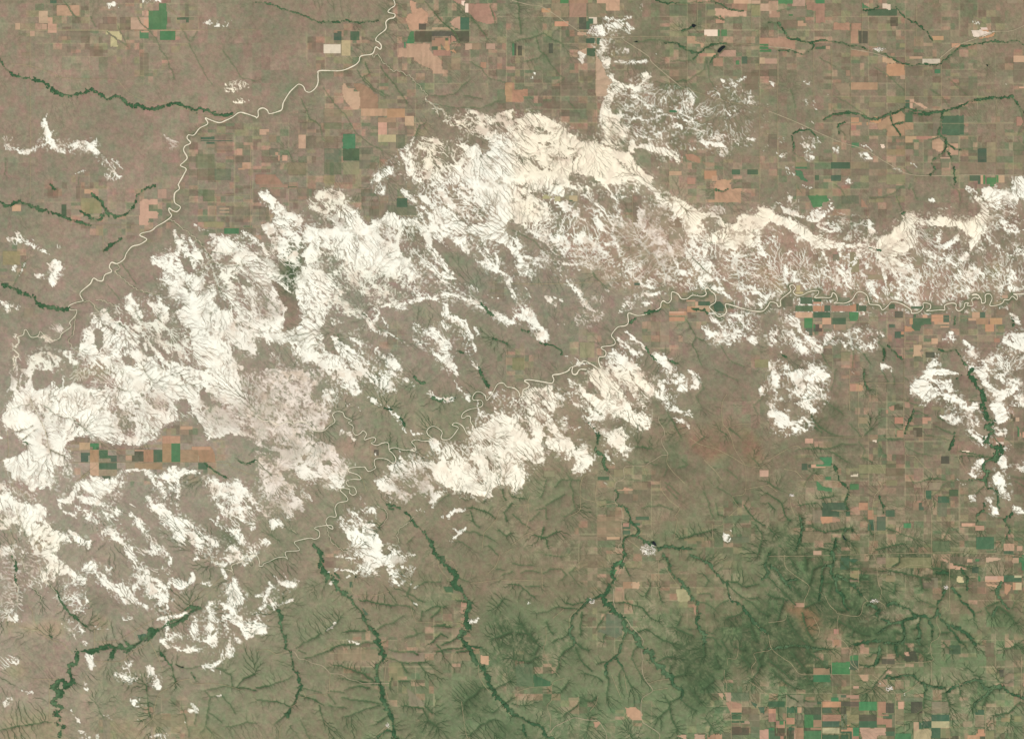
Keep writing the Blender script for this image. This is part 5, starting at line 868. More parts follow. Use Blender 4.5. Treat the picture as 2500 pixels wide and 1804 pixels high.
WHT = WHT * (1 - pk * (.10 + .34 * ss(fbm(U, V, 13, 4, 505, .65), .42, .64)))
WHT = WHT * (1 - mesa * .92)
pock = ss(fbm(fa / 1.6, fb, 2.3, 3, 513, .8), .57, .66) * ss(fbm(U, V, 17, 3, 515), .40, .60)
WHT = WHT * (1 - .75 * pock * (L > .5))
rivd = np.full((NY, NX), 99, np.float32)
for code, pts, tl in feats:
    if code[0] == 'R': dist_field(curve(pts, 1.5), U, V, rivd, 9)
WHT = WHT * (1 - (1 - ss(rivd, 1.2, 3.6)) * ss(U, 610, 680) * .85)
WHT = np.where(L < 0.02, np.maximum(bed * .9, fleck * .6) * (1 - mesa), WHT).astype(np.float32)

# ---------------------------------------------------------------- ground colour, with the pale haze at lower left painted in
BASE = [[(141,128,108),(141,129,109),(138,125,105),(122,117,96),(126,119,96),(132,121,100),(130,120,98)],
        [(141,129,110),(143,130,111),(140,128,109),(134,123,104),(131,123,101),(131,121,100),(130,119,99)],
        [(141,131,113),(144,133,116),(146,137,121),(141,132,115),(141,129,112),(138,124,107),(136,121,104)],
        [(156,145,129),(153,143,127),(142,136,115),(134,124,102),(126,119,96),(126,117,96),(126,115,96)],  # left end of the lower rows lightened as a haze veil
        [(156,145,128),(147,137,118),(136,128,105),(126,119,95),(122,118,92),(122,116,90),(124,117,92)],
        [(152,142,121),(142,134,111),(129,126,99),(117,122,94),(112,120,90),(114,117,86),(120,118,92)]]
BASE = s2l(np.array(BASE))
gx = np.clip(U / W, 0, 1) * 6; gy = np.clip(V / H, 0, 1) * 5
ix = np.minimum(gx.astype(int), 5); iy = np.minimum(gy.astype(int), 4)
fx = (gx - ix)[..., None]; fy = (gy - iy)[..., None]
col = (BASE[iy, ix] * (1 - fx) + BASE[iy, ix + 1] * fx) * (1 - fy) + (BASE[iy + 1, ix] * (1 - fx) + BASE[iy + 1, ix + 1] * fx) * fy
del fx, fy, gx, gy
def mixc(col, target, w):
    return col + (s2l(target) - col) * np.clip(w, 0, 1)[..., None]
col = mixc(col, (108, 126, 92), tint['g'] * (0.55 + .4 * ss(V, 470, 560) * ss(U, 330, 420)))
col = mixc(col, (82, 100, 70), tint['d'] * 0.8)
col = mixc(col, (156, 135, 114), tint['p'] * 0.8)
col = mixc(col, (178, 158, 112), tint['y'] * 0.45)
col = mixc(col, (130, 114, 98), tint['m'] * 0.8)
col = mixc(col, (152, 142, 100), tint['l'] * 0.8)
col = mixc(col, (158, 112, 86), tint['o'] * 1.0)
# quarter-section patchwork of pasture and stubble
wx, wy = 8.02, 5.865
cu = (U - 801.4) / wx; cv = (V - 27.2) / wy
def cellhash(a, b, s):
    h = (np.floor(a).astype(np.int64) * 73856093) ^ (np.floor(b).astype(np.int64) * 19349663) ^ (s * 83492791)
    h = (h ^ (h >> 13)) * 1274126177 & 0x7fffffff
    return (h % 10007) / 10007.0
r1 = cellhash(cu / 2, cv / 2, 1); r2 = cellhash(cu, cv, 2); r3 = cellhash(cu / 4, cv / 4, 3)
farm = np.clip(1.0 - badrel * 3, 0, 1) * (0.35 + 0.65 * np.clip(ss(U, 420, 640) + ss(V, 230, 120) * 0.8, 0, 1)) * ss(fbm(U, V, 60, 3, 511), 0.30, 0.6)
pv = ((r1 - .5) * .5 + (r2 - .5) * .5 * (r1 > .45) + (r3 - .5) * .35) * farm
col = col * (1 + 0.36 * pv[..., None])
hue = (cellhash(cu, cv / 2, 7) - .5) * farm
col = col * (1 + hue[..., None] * np.array([-.20, .07, -.05], np.float32))
fm = np.zeros((NY, NX), np.float32)
for code, pts, tl in feats:
    if code[0] == 'F':
        x0, y0 = pts.min(0); x1, y1 = pts.max(0)
        q = box(np.array([[x0, y0], [x1, y1]]), 0); fm[q] = 1
fmz = ss(blur(fm, 13), .03, .16) * (1 - ss(badrel, .02, .2))
r4 = cellhash(cu, cv, 11); r5 = cellhash(cu * 2, cv, 12); r6 = cellhash(cu, cv * 2, 13)
rsel = np.where(r1 > .55, r4, np.where(r2 > .5, r5, r6))
for lo, hi, c, a in ((0, .05, (186, 150, 126), .55), (.05, .09, (168, 132, 108), .5), (.09, .14, (92, 118, 86), .5), (.14, .22, (148, 142, 106), .5),
                     (.22, .30, (112, 94, 78), .45), (.30, .36, (160, 144, 118), .5), (.36, .42, (104, 112, 84), .45)):
    w_ = ((rsel >= lo) & (rsel < hi)) * fmz * a
    col = mixc(col, c, w_)
fxx = np.abs(cu / 2 - np.round(cu / 2)) * wx * 2; fyy = np.abs(cv / 2 - np.round(cv / 2)) * wy * 2
gl = np.maximum((fxx < .42) * (cellhash(np.round(cu / 2) + .5, cv / 4, 21) < .55), (fyy < .42) * (cellhash(cu / 4, np.round(cv / 2) + .5, 22) < .5))
col = mixc(col, (172, 160, 128), gl * fmz * .38)
# mottling
big = fbm(U, V, 45, 5, 521, 0.6) - .5
col = col * (1 + big[..., None] * np.array([.30, .18, .22], np.float32))
strk = fbm(au / 3.5, av, 3.2, 3, 541) - .5
col = col * (1 + (strk * 0.22 * ss(V, 90, 300))[..., None])
col = col * (1 + (fbm(U, V, 2.2, 3, 561, .8)[..., None] - .5) * .42)
hn = fbm(U, V, 11, 4, 563, .7) - .5
col = col * (1 + hn[..., None] * np.array([.34, -.10, .05], np.float32) * (1 - .4 * ss(V, 300, 500))[..., None])
hn = fbm(U, V, 3, 2, 565, .7) - .5
col = col * (1 + hn[..., None] * np.array([.18, -.08, .10], np.float32))
# grass and shrubs in the draws
green = s2l((62, 82, 56))
chan2 = ss(LA, 0.55, 1.7)
dd = np.clip(tint['d'] * 1.2, 0, 1)
cc = chan * (1 - dd) + chan2 * dd
drawg = np.clip(cc * 1.05 + .55 * blur(ss(LA, 1.4, 2.2), P), 0, 1) * np.clip(diss * 1.15, 0, 1)
col = col + (green - col) * np.clip(drawg * 1.0, 0, 1)[..., None]
col = col + (s2l((58, 78, 54)) - col) * np.clip(tint['d'] * ss(fbm(U, V, 2.2, 3, 591, .8) + .25 * near + .3 * (fbm(U, V, 16, 3, 593) - .5), .46, .62) * .6, 0, .6)[..., None]
col = col + (s2l((86, 108, 76)) - col) * (seed_mask * .45)[..., None]
bank = (1 - ss(rivd + (fbm(U, V, 5, 3, 517) - .5) * 5, 2.0, 4.5)) * ss(fbm(U, V, 8, 3, 519), .38, .56)
col = mixc(col, (88, 104, 76), bank * .75 * (.35 + .65 * ss(U, 560, 640)))
# pale exposed soil on spurs
spur = ss(-LA + fbm(U, V, 3.0, 3, 601) * 2.2, 0.75, 1.6) * ss(fbm(U, V, 38, 3, 611), .42, .68)
col = col + (s2l((168, 156, 128)) - col) * (spur * (0.22 + .30 * diss) * (1 - .6 * tint['d'].clip(0, 1)))[..., None]
# pale halo of washed-out silt around the badlands
halo = blur(Lpoly, 5.5) * ss(fbm(U, V, 7, 4, 621, .7), .34, .66)
col = col + (s2l((190, 170, 148)) - col) * np.clip(halo * .8 * (1 - blur(mesa, 1)) * (.35 + .65 * ss(U, 250, 600)), 0, .7)[..., None]
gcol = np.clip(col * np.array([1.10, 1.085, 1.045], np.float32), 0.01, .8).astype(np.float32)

wcol = np.zeros_like(gcol)
tw = np.clip(1 - sum(tone.values()), 0, 1)
acc_ = tw[..., None] * s2l((255, 252, 232))
for k, c in (('c', (255, 243, 214)), ('y', (250, 242, 216)), ('p', (244, 230, 212)), ('g', (244, 240, 216))):
    acc_ = acc_ + tone[k][..., None] * s2l(c)
wcol = acc_ / np.maximum(1e-3, (tw + sum(tone.values())))[..., None]
tanv = ss(fbm(U, V, 9, 4, 643, .7), .46, .68)
wcol = wcol + (s2l((226, 206, 182)) - wcol) * (tanv * (.30 + .25 * tone['c'] + .3 * tone['p'] + .35 * (L < .6)))[..., None]
wcol = wcol * (1.04 - .16 * (fbm(U, V, 5, 3, 641)[..., None] - .5) - np.clip((.8 - L) * .10, 0, .08)[..., None])
wk = (WHT ** 1.15)[..., None]
bcol = (gcol * (1 - wk) + wcol * wk).astype(np.float32)
fcol = gcol

# ---------------------------------------------------------------- materials
def make_mat(name, color=None, attr=True, scale=0.8, amount=0.16, rough=0.95, spec=0.1, bump=0.0):
    m = bpy.data.materials.new(name)
    m.use_nodes = True
    n = m.node_tree.nodes; l = m.node_tree.links
    b = n["Principled BSDF"]
    b.inputs["Roughness"].default_value = rough
    b.inputs["Specular IOR Level"].default_value = spec
    tc = n.new("ShaderNodeTexCoord")
    nz = n.new("ShaderNodeTexNoise")
    nz.inputs["Scale"].default_value = scale
    nz.inputs["Detail"].default_value = 4.0
    l.new(tc.outputs["Object"], nz.inputs["Vector"])
    mr = n.new("ShaderNodeMapRange")
    mr.inputs["From Min"].default_value = 0.25
    mr.inputs["From Max"].default_value = 0.75
    mr.inputs["To Min"].default_value = 1 - amount
    mr.inputs["To Max"].default_value = 1 + amount
    l.new(nz.outputs["Fac"], mr.inputs["Value"])
    mx = n.new("ShaderNodeVectorMath"); mx.operation = 'SCALE'
    if attr:
        a = n.new("ShaderNodeAttribute"); a.attribute_name = "Col"
        l.new(a.outputs["Color"], mx.inputs[0])
    else:
        mx.inputs[0].default_value = tuple(float(v) for v in color)
    l.new(mr.outputs["Result"], mx.inputs["Scale"])
    l.new(mx.outputs["Vector"], b.inputs["Base Color"])
    if bump:
        bp = n.new("ShaderNodeBump"); bp.inputs["Strength"].default_value = bump
        bp.inputs["Distance"].default_value = 0.4
        l.new(nz.outputs["Fac"], bp.inputs["Height"]); l.new(bp.outputs["Normal"], b.inputs["Normal"])
    return m
M_ground = make_mat("prairie_ground", scale=0.9, amount=0.09)
M_bad = make_mat("badlands_clay", scale=1.3, amount=0.05)
M_wood = make_mat("woodland_canopy", scale=1.6, amount=0.35)
M_field = make_mat("field_soil", scale=0.5, amount=0.06)
def alb(c): return s2l(c) / KEXP
M_river = make_mat("silty_river", color=alb((236, 224, 196)), attr=False, scale=0.6, amount=0.07, rough=0.5, spec=0.3)
M_stream = make_mat("silty_stream", color=alb((206, 192, 164)), attr=False, scale=0.6, amount=0.10, rough=0.6)
M_road = make_mat("gravel_road", color=alb((172, 158, 124)), attr=False, scale=0.5, amount=0.12)
M_hwy = make_mat("paved_highway", color=alb((176, 162, 134)), attr=False, scale=0.5, amount=0.12)
M_lake = make_mat("dark_water", color=(0.012, 0.016, 0.016), attr=False, scale=0.5, amount=0.1, rough=0.25, spec=0.5)
M_house = make_mat("town_roofs", color=alb((236, 226, 212)), attr=False, scale=3.0, amount=0.35)

# ---------------------------------------------------------------- mesh helpers
def to_world(u, v): return u - W / 2, H / 2 - v
XW = (U - W / 2).astype(np.float32); YW = (H / 2 - V).astype(np.float32)

def sheet(name, cells, z, rgb, mat, xy=None, fence=None):
    """mesh made of the grid cells in the boolean array `cells` (NY-1, NX-1)"""
    jj, ii = np.nonzero(cells)
    if len(jj) == 0: return None
    a = jj * NX + ii
    quads = np.stack([a, a + NX, a + NX + 1, a + 1], 1)
    used, inv = np.unique(quads.ravel(), return_inverse=True)
    me = bpy.data.meshes.new(name)
    X, Y = (XW, YW) if xy is None else xy
    co = np.stack([X.ravel()[used], Y.ravel()[used], z.ravel()[used]], 1).astype(np.float32)
    me.vertices.add(len(used)); me.vertices.foreach_set("co", co.ravel())
    nl = len(quads) * 4
    me.loops.add(nl); me.loops.foreach_set("vertex_index", inv.astype(np.int32).ravel())
    me.polygons.add(len(quads))
    me.polygons.foreach_set("loop_start", np.arange(0, nl, 4, dtype=np.int32))
    me.polygons.foreach_set("use_smooth", np.ones(len(quads), bool))
    at = me.color_attributes.new("Col", 'FLOAT_COLOR', 'POINT')
    c4 = np.ones((len(used), 4), np.float32)
    c4[:, :3] = np.clip(rgb.reshape(-1, 3)[used] / KEXP, 0.004, 0.95)
    at.data.foreach_set("color", c4.ravel())
    me.update(calc_edges=True)
    me.materials.append(mat)
    o = bpy.data.objects.new(name, me)
    scene.collection.objects.link(o)
    return o

def tag(o, label=None, cat=None, group=None, kind=None):
    if label: o["label"] = label
    if cat: o["category"] = cat
    if group: o["group"] = group
    if kind: o["kind"] = kind
    return o

def zat(u, v):
    x = np.clip((np.asarray(u) + MG) / P, 0, NX - 1.001); y = np.clip((np.asarray(v) + MG) / P, 0, NY - 1.001)
    i = x.astype(int); j = y.astype(int); fx = x - i; fy = y - j
    return (Z[j, i] * (1 - fx) + Z[j, i + 1] * fx) * (1 - fy) + (Z[j + 1, i] * (1 - fx) + Z[j + 1, i + 1] * fx) * fy
def ztop(u, v):
    r = zat(u, v)
    for dx, dy in ((.5, 0), (-.5, 0), (0, .5), (0, -.5)):
        r = np.maximum(r, zat(u + dx, v + dy))
    return r

def ribbons(name, lines, mat, lift=0.3, th=0.12):
    vs = []; fs = []
    for c, w in lines:
        if len(c) < 2: continue
        t = np.gradient(c, axis=0); t /= np.maximum(1e-6, np.hypot(t[:, 0], t[:, 1]))[:, None]
        n = np.stack([-t[:, 1], t[:, 0]], 1)
        s = np.concatenate([[0], np.cumsum(np.hypot(*np.diff(c, axis=0).T))])
        ww = (w * 0.74 * (0.62 + 0.55 * vnoise(s / 6, s * 0, 7) + .35 * vnoise(s / 1.7, s * 0, 9)))[:, None] / 2
        l = c + n * ww; r = c - n * ww
        z = ztop(c[:, 0], c[:, 1]) + lift
        b = len(vs)
        for k in range(len(c)):
            x, y = to_world(*l[k]); x2, y2 = to_world(*r[k])
            vs += [(x, y, z[k]), (x2, y2, z[k]), (x, y, z[k] - th - lift), (x2, y2, z[k] - th - lift)]
        for k in range(len(c) - 1):
            q = b + 4 * k
            fs += [(q, q + 4, q + 5, q + 1), (q, q + 2, q + 6, q + 4), (q + 1, q + 5, q + 7, q + 3)]
    me = bpy.data.meshes.new(name)
    me.from_pydata(vs, [], fs)
    # make sure the upper faces look up
    me.update()
    flip = np.array([p.normal.z < 0 for p in me.polygons])
    if flip[::3].mean() > .5: me.flip_normals()
    me.materials.append(mat)
    o = bpy.data.objects.new(name, me)
    scene.collection.objects.link(o)
    return o

# ---------------------------------------------------------------- ground: one sheet, its rim carried out to the horizon
XG = XW.copy(); YG = YW.copy(); ZG = Z.copy()
for k, far in ((0, 14000.), (1, 6000.), (2, 2200.), (3, 900.)):
    XG[:, k] -= far; XG[:, NX - 1 - k] += far
    YG[k, :] += far; YG[NY - 1 - k, :] -= far
allc = np.ones((NY - 1, NX - 1), bool)
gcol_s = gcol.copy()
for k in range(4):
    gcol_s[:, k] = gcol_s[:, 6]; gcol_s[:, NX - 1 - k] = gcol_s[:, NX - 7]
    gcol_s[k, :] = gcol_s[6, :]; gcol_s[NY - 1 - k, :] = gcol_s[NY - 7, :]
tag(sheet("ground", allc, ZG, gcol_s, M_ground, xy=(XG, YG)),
    "brown and green dissected prairie running to every edge of the picture", "ground", kind="structure")

# ---------------------------------------------------------------- badlands formations
def label_regions(mask, step=3):
    """connected regions of a coarse version of the mask"""
    m = mask[:mask.shape[0] // step * step, :mask.shape[1] // step * step]
    m = m.reshape(m.shape[0] // step, step, -1, step).any(axis=(1, 3))
    lab = np.zeros(m.shape, np.int32); cur = 0
    for j, i in zip(*np.nonzero(m)):
        if lab[j, i]: continue
        cur += 1; st = [(j, i)]; lab[j, i] = cur
        while st:
            a, b = st.pop()
            for da in (-1, 0, 1):
                for db in (-1, 0, 1):
                    p, q = a + da, b + db
                    if 0 <= p < m.shape[0] and 0 <= q < m.shape[1] and m[p, q] and not lab[p, q]:
                        lab[p, q] = cur; st.append((p, q))
    full = np.zeros(mask.shape, np.int32)
    up = np.repeat(np.repeat(lab, step, 0), step, 1)
    full[:up.shape[0], :up.shape[1]] = up
    return full, cur

wc = WHT[:-1, :-1]
bm = (np.maximum(np.maximum(wc, WHT[1:, :-1]), np.maximum(WHT[:-1, 1:], WHT[1:, 1:])) > 0.22)
reg, nreg = label_regions(bm, 3)
sizes = np.bincount((reg * bm).ravel()); sizes[0] = 0
order = np.argsort(-sizes)
LM = [  # landmarks seen in the picture: (x, y) in scene units and how to name them
 (125, 12, "the green block at the top left"), (60, 70, "the dark wooded creek at the left edge"), (190, 105, "the mouth of the wooded creek"),
 (60, 130, "the small white cliffs at the upper left"), (165, 125, "the pale river's upper left bends"), (210, 130, "the striped fields east of the pale river"),
 (300, 60, "the pale river at top centre left"), (300, 45, "the cream field beside the river"), (380, 40, "the notched pink fields at top centre"),
 (425, 15, "the top centre ploughed plateau"), (320, 90, "the big pink table field"), (310, 125, "the bright green rounded field"),
 (350, 110, "the pink checkerboard"), (240, 160, "the brick red field at the head of the creek"), (455, 80, "the orange notched field"),
 (510, 15, "the white town at top centre"), (535, 70, "the long pink field beside the white wall"), (560, 50, "the diagonal motorway"),
 (600, 30, "the tan block right of top centre"), (635, 45, "the small black reservoir"), (690, 12, "the green and tan block at the top right"),
 (730, 30, "the notched tan fields at the top right"), (780, 60, "the orange block below the upper right creek"), (830, 35, "the cream fields by the top right railway"),
 (845, 110, "the big dark green square"), (790, 110, "the large orange field"), (750, 78, "the long orange strip"),
 (740, 147, "the row of green fields at the right"), (610, 142, "the rust coloured fields right of the white wall"), (870, 155, "the right edge below the long road"),
 (130, 190, "the C shaped pink field beside the pale river"), (60, 180, "the twin wooded creeks at the left"), (200, 195, "the cream field above the white slopes"),
 (330, 180, "the green field north of the white tables"), (640, 172, "the bright pink block above the cream wall"), (720, 180, "the dark green rounded field"),
 (610, 275, "the orange strips south of the river"), (640, 270, "the dark oxbow wood"), (735, 275, "the farm blocks south of the winding river"),
 (830, 283, "the orange and green blocks under the winding river"), (880, 285, "the tan row at the right below the river"),
 (75, 400, "the left end of the walled tableland"), (120, 405, "the middle of the walled tableland"), (165, 400, "the right end of the walled tableland"),
 (370, 400, "the white fan at lower centre"), (560, 435, "the small dark lake"), (550, 460, "the wooded creek below the lake"),
 (560, 490, "the wooded creek fork at bottom centre"), (420, 580, "the long wooded creek at the bottom"), (600, 530, "the striped trapezoid field"),
 (560, 630, "the pink angular field at the bottom"), (760, 380, "the pink squares at right centre"), (730, 410, "the bright green wedge"),
 (820, 440, "the green squares at the lower right"), (870, 470, "the green block at the right edge"), (730, 450, "the green field over the orange one"),
 (745, 495, "the green corner field"), (880, 510, "the white and orange fields at the right edge"), (760, 590, "the light green square beside the small road"),
 (700, 640, "the lower right checkerboard's west end"), (740, 640, "the lower right checkerboard's middle"), (780, 640, "the lower right checkerboard's east end"),
 (820, 645, "the notched grey green field"), (860, 650, "the bottom right corner"), (660, 630, "the brown blocks at bottom centre right"),
 (560, 200, "the cream wall's middle"), (780, 215, "the cream wall's right part"), (110, 260, "the great white slopes at the left"),
 (280, 220, "the branching white tables at centre left"), (60, 350, "the broad white plateau at the left"), (470, 370, "the white ridges south of the river")]
def where(u, v, skip=None):
    b = min(LM, key=lambda q: math.hypot((q[0] - u), (q[1] - v) * 1.2))
    dx, dy = u - b[0], b[1] - v
    if math.hypot(dx, dy) < 9: return "at", b[2]
    ns = 'north' if dy > abs(dx) * .45 else 'south' if -dy > abs(dx) * .45 else ''
    ew = 'east' if dx > abs(dy) * .45 else 'west' if -dx > abs(dy) * .45 else ''
    return ns + ew + " of", b[2]

used_labels = {}
def unique(lbl):
    used_labels[lbl] = used_labels.get(lbl, 0) + 1
    return used_labels[lbl]

ORD = ["first", "second", "third", "fourth", "fifth", "sixth", "seventh", "eighth", "ninth", "tenth", "eleventh", "twelfth"]
Zb = Z + 0.10 + 0.22 * WHT * (0.35 + fbm(U, V, 3, 2, 701)) * np.clip(badrel * 1.6, 0.2, 1)
small = np.zeros_like(bm)
nb_big = 0
rest = []
for k in order:
    if k == 0 or sizes[k] == 0: continue
    m = bm & (reg == k)
    if nb_big < 36 and sizes[k] > 70:
        o = sheet("badlands", m, Zb, bcol, M_bad)
        jj, ii = np.nonzero(m)
        rel, lm = where(ii.mean() * P - MG, jj.mean() * P - MG)
        sz = "vast" if sizes[k] > 20000 else "broad" if sizes[k] > 3000 else "small" if sizes[k] > 500 else "tiny"
        tag(o, f"{sz} white eroded badlands {rel} {lm}", "badlands", kind="structure")
        nb_big += 1
    else:
        small |= m
if small.any():
    tag(sheet("badlands_outcrops", small, Zb, bcol, M_bad), "scattered small white clay outcrops between the larger badlands", "badlands", kind="structure")

# ---------------------------------------------------------------- fields
FC = {'p': (198,162,134), 't': (176,138,114), 'o': (192,148,116), 'y': (196,182,140), 'w': (226,206,182), 'n': (154,138,112), 'q': (178,144,114),
      'g': (76,128,86), 'G': (72,102,78), 'k': (84,84,70), 'e': (108,118,92), 'm': (124,108,90), 'l': (150,142,106)}
FN = {'p': "pinkish tan bare", 't': "terracotta ploughed", 'o': "orange brown ploughed", 'y': "pale yellow stubble", 'w': "cream coloured bare", 'n': "dull tan stubble", 'q': "soft orange tan ploughed",
      'g': "bright green crop", 'G': "dark green crop", 'k': "dark fallow", 'e': "grey green pasture", 'm': "dull brown fallow", 'l': "pale olive grass"}
FA = {'p': .86, 't': .84, 'o': .84, 'y': .88, 'w': .93, 'n': .6, 'q': .88, 'g': .84, 'G': .82, 'k': .78, 'e': .6, 'm': .45, 'l': .65}
fl = []
for code, pts, tl in feats:
    if code[0] == 'F':
        if len(pts) == 2:
            (x0, y0), (x1, y1) = pts
            x0, x1 = min(x0, x1), max(x0, x1); y0, y1 = min(y0, y1), max(y0, y1)
            pts = np.array([(x0, y0), (x1, y0), (x1, y1), (x0, y1)]); rect = True
        else: rect = False
        x0, y0 = pts.min(0); x1, y1 = pts.max(0)
        if x1 - x0 < 0.7 or y1 - y0 < .7: continue
        a = 0.5 * abs(np.dot(pts[:, 0], np.roll(pts[:, 1], 1)) - np.dot(pts[:, 1], np.roll(pts[:, 0], 1)))
        if a < 1: continue
        fl.append([code[1], pts, rect, a])
cellu = (U[:-1, :-1] + P / 2); cellv = (V[:-1, :-1] + P / 2)
ju = U + (fbm(U, V, 4, 2, 751) - .5) * 1.3; jv = V + (fbm(U, V, 4, 2, 771) - .5) * 1.3
owner = np.full((NY - 1, NX - 1), -1, np.int32)
prio = {'m': 0, 'e': 0, 'n': 1, 'l': 1}
fl.sort(key=lambda f: (prio.get(f[0], 2), -f[3]))
for q, (c, pts, rect, a) in enumerate(fl):
    bb = box(pts, 2)
    bb = (slice(bb[0].start, min(bb[0].stop, NY - 1)), slice(bb[1].start, min(bb[1].stop, NX - 1)))
    if rect: m = inside(pts, cellu[bb] + .01, cellv[bb] + .013)
    else: m = inside(pts, ju[bb] + P / 2, jv[bb] + P / 2)
    owner[bb][m] = q
# trees, water and the badlands stay clear of the fields
blocked = (creekd[:-1, :-1] < 0.75) | ((bm) & (WHT[:-1, :-1] > .5) & (L[:-1, :-1] > .3))
owner[blocked] = -1
cnt = np.bincount((owner + 1).ravel(), minlength=len(fl) + 1)[1:]
idx = sorted([q for q in range(len(fl)) if cnt[q] >= 3], key=lambda q: -cnt[q])
rank = {q: r for r, q in enumerate(idx)}
fcol = gcol.copy()
rr = random.Random(3)
Zf = Z + 0.16
stuffm = np.zeros_like(bm)
info = []
fieldcol = np.zeros((len(fl), 3), np.float32)
for q, (c, pts, rect, a) in enumerate(fl):
    base = np.array(FC[c], np.float32) * (1 + rr.uniform(-.06, .06)) + np.array([rr.uniform(-7, 7), rr.uniform(-4, 4), rr.uniform(-5, 3)])
    fieldcol[q] = s2l(base)
tn = fbm(U, V, 6, 4, 801) - .5
strip = (vnoise(U / 1.3, V * 0, 821) - .5)
stripv = (vnoise(U * 0, V / 1.2, 823) - .5)
work = {}
for q in idx:
    c, pts, rect, a = fl[q]
    x0, y0 = pts.min(0); x1, y1 = pts.max(0)
    if rank[q] < 299:
        bb = box(pts, 2)
        mask = np.zeros((NY - 1, NX - 1), bool) if False else None
        js, is_ = bb
        js = slice(js.start, min(js.stop, NY - 1)); is_ = slice(is_.start, min(is_.stop, NX - 1))
        sub = owner[js, is_] == q
        full = np.zeros((NY - 1, NX - 1), bool)
        full[js, is_] = sub
        js2 = slice(js.start, js.stop + 1); is2 = slice(is_.start, is_.stop + 1)
        al = FA[c]
        loc = gcol[js2, is2] * (1 - al) + fieldcol[q] * al
        sp = (strip if rr.random() < .6 else stripv)[js2, is2] * rr.choice([.0, .05, .12])
        loc = loc * (1 + .22 * tn[js2, is2] + sp)[..., None]
        dr = np.clip(chan_wide[js2, is2] * 0.22, 0, .3)[..., None]
        loc = loc * (1 - dr) + s2l((100, 110, 84)) * dr
        tmp = fcol; saved = tmp[js2, is2].copy(); tmp[js2, is2] = loc
        o = sheet("crop_field", full, Zf, tmp, M_field)
        tmp[js2, is2] = saved
        jj, ii = np.nonzero(sub)
        cu_, cv_ = (x0 + x1) / 2, (y0 + y1) / 2
        w_, h_ = x1 - x0, (y1 - y0) * 1.37
        shape = ("wide " if w_ > 1.7 * h_ else "tall " if h_ > 1.7 * w_ else "square ") if rect else "irregular "
        sz = "large " if a > 150 else "small " if a < 35 else ""
        rel, lm = where(cu_, cv_)
        lab = f"{sz}{shape}{FN[c]} field {rel} {lm}"
        if len(lab.split()) > 15: lab = f"{shape}{FN[c].split(' ')[0]} {FN[c].split(' ')[1] if c in 'gGoywl' else ''} field {rel} {lm}".replace("  ", " ")
        info.append((o, lab, cu_, cv_))
    else:
        js, is_ = box(pts, 2)
        fcol[js, is_] = np.where(True, fieldcol[q] * FA[c] + gcol[js, is_] * (1 - FA[c]), 0)
        stuffm |= owner == q
if stuffm.any():
    tag(sheet("small_crop_fields", stuffm, Zf, fcol, M_field), "remaining small crop plots scattered among the larger fields", "crop fields", group="crop fields on the prairie", kind="stuff")
bylab = {}
for t in info: bylab.setdefault(t[1], []).append(t)
for lab, ts in bylab.items():
    if len(ts) == 1:
        tag(ts[0][0], lab, "field", "crop fields on the prairie", kind="thing")
    else:
        us = [t[2] for t in ts]; vs_ = [t[3] for t in ts]
        horiz = (max(us) - min(us)) >= (max(vs_) - min(vs_)) * 1.0
        ts.sort(key=lambda t: (t[2] if horiz else t[3], t[3]))
        for n_, t in enumerate(ts):
            nm = ORD[n_] if n_ < 12 else "last"
            d_ = "from the left" if horiz else "from the top"
            tag(t[0], (f"{lab}, {nm} {d_}" if len(lab.split()) <= 12 else f"{nm} {lab}"), "field", "crop fields on the prairie", kind="thing")

# ---------------------------------------------------------------- water
groups = {"A": [], "B": [], "C": []}
streams = {}
for code, pts, tl in feats:
    if code[0] == 'R':
        w = float(code[1:])
        key = "A" if tl in ((0, 0), (1, 0), (0, 1)) else ("C" if (tl == (1, 2) and w < .9) else "B")
        groups[key].append((curve(pts, .8), w))
    elif code[0] == 'M':
        streams.setdefault(tl, []).append((meander(pts, 0.6, 4.4 + (int(pts[0, 1]) % 4) * .7, int(pts[0, 0])), float(code[1:])))
tag(ribbons("river", groups["A"], M_river), "cream silty river winding down from the top centre to the left edge", "river", kind="structure")
tag(ribbons("river", groups["B"], M_river), "cream silty river winding from the right edge to the lower left", "river", kind="structure")
tag(ribbons("river", groups["C"], M_river), "thin cream tributary looping through the speckled flats at lower centre", "river", kind="structure")
for tl, ls in streams.items():
    rel, lm = where(*ls[0][0].mean(0))
    tag(ribbons("stream", ls, M_stream), f"thread-thin pale meandering stream {rel} {lm}", "stream", kind="structure")

def lake(pts, label):
    c = curve(np.vstack([pts, pts[:1]]), 0.5)
    z = float(zat(c[:, 0], c[:, 1]).max()) + 0.35
    n = len(c) - 1
    vs = [(*to_world(*q), z) for q in c[:n]] + [(*to_world(*q), z - 1.0) for q in c[:n]]
    fs = [tuple(range(n))[::-1]] + [(k, (k + 1) % n, n + (k + 1) % n, n + k) for k in range(n)]
    me = bpy.data.meshes.new("lake"); me.from_pydata(vs, [], fs)
    import bmesh
    b = bmesh.new(); b.from_mesh(me); bmesh.ops.triangulate(b, faces=[f for f in b.faces if len(f.verts) > 4]); bmesh.ops.recalc_face_normals(b, faces=b.faces); b.to_mesh(me); b.free()
    me.materials.append(M_lake)
    o = bpy.data.objects.new("lake", me); scene.collection.objects.link(o)
    tag(o, label, "lake", kind="structure")
for code, pts, tl in feats:
    if code == 'W' and len(pts) >= 3 and (np.ptp(pts[:, 0]) > .7 or np.ptp(pts[:, 1]) > .7):
        rel, lm = where(*pts.mean(0))
        lake(pts, f"tiny dark pond {rel} {lm}")

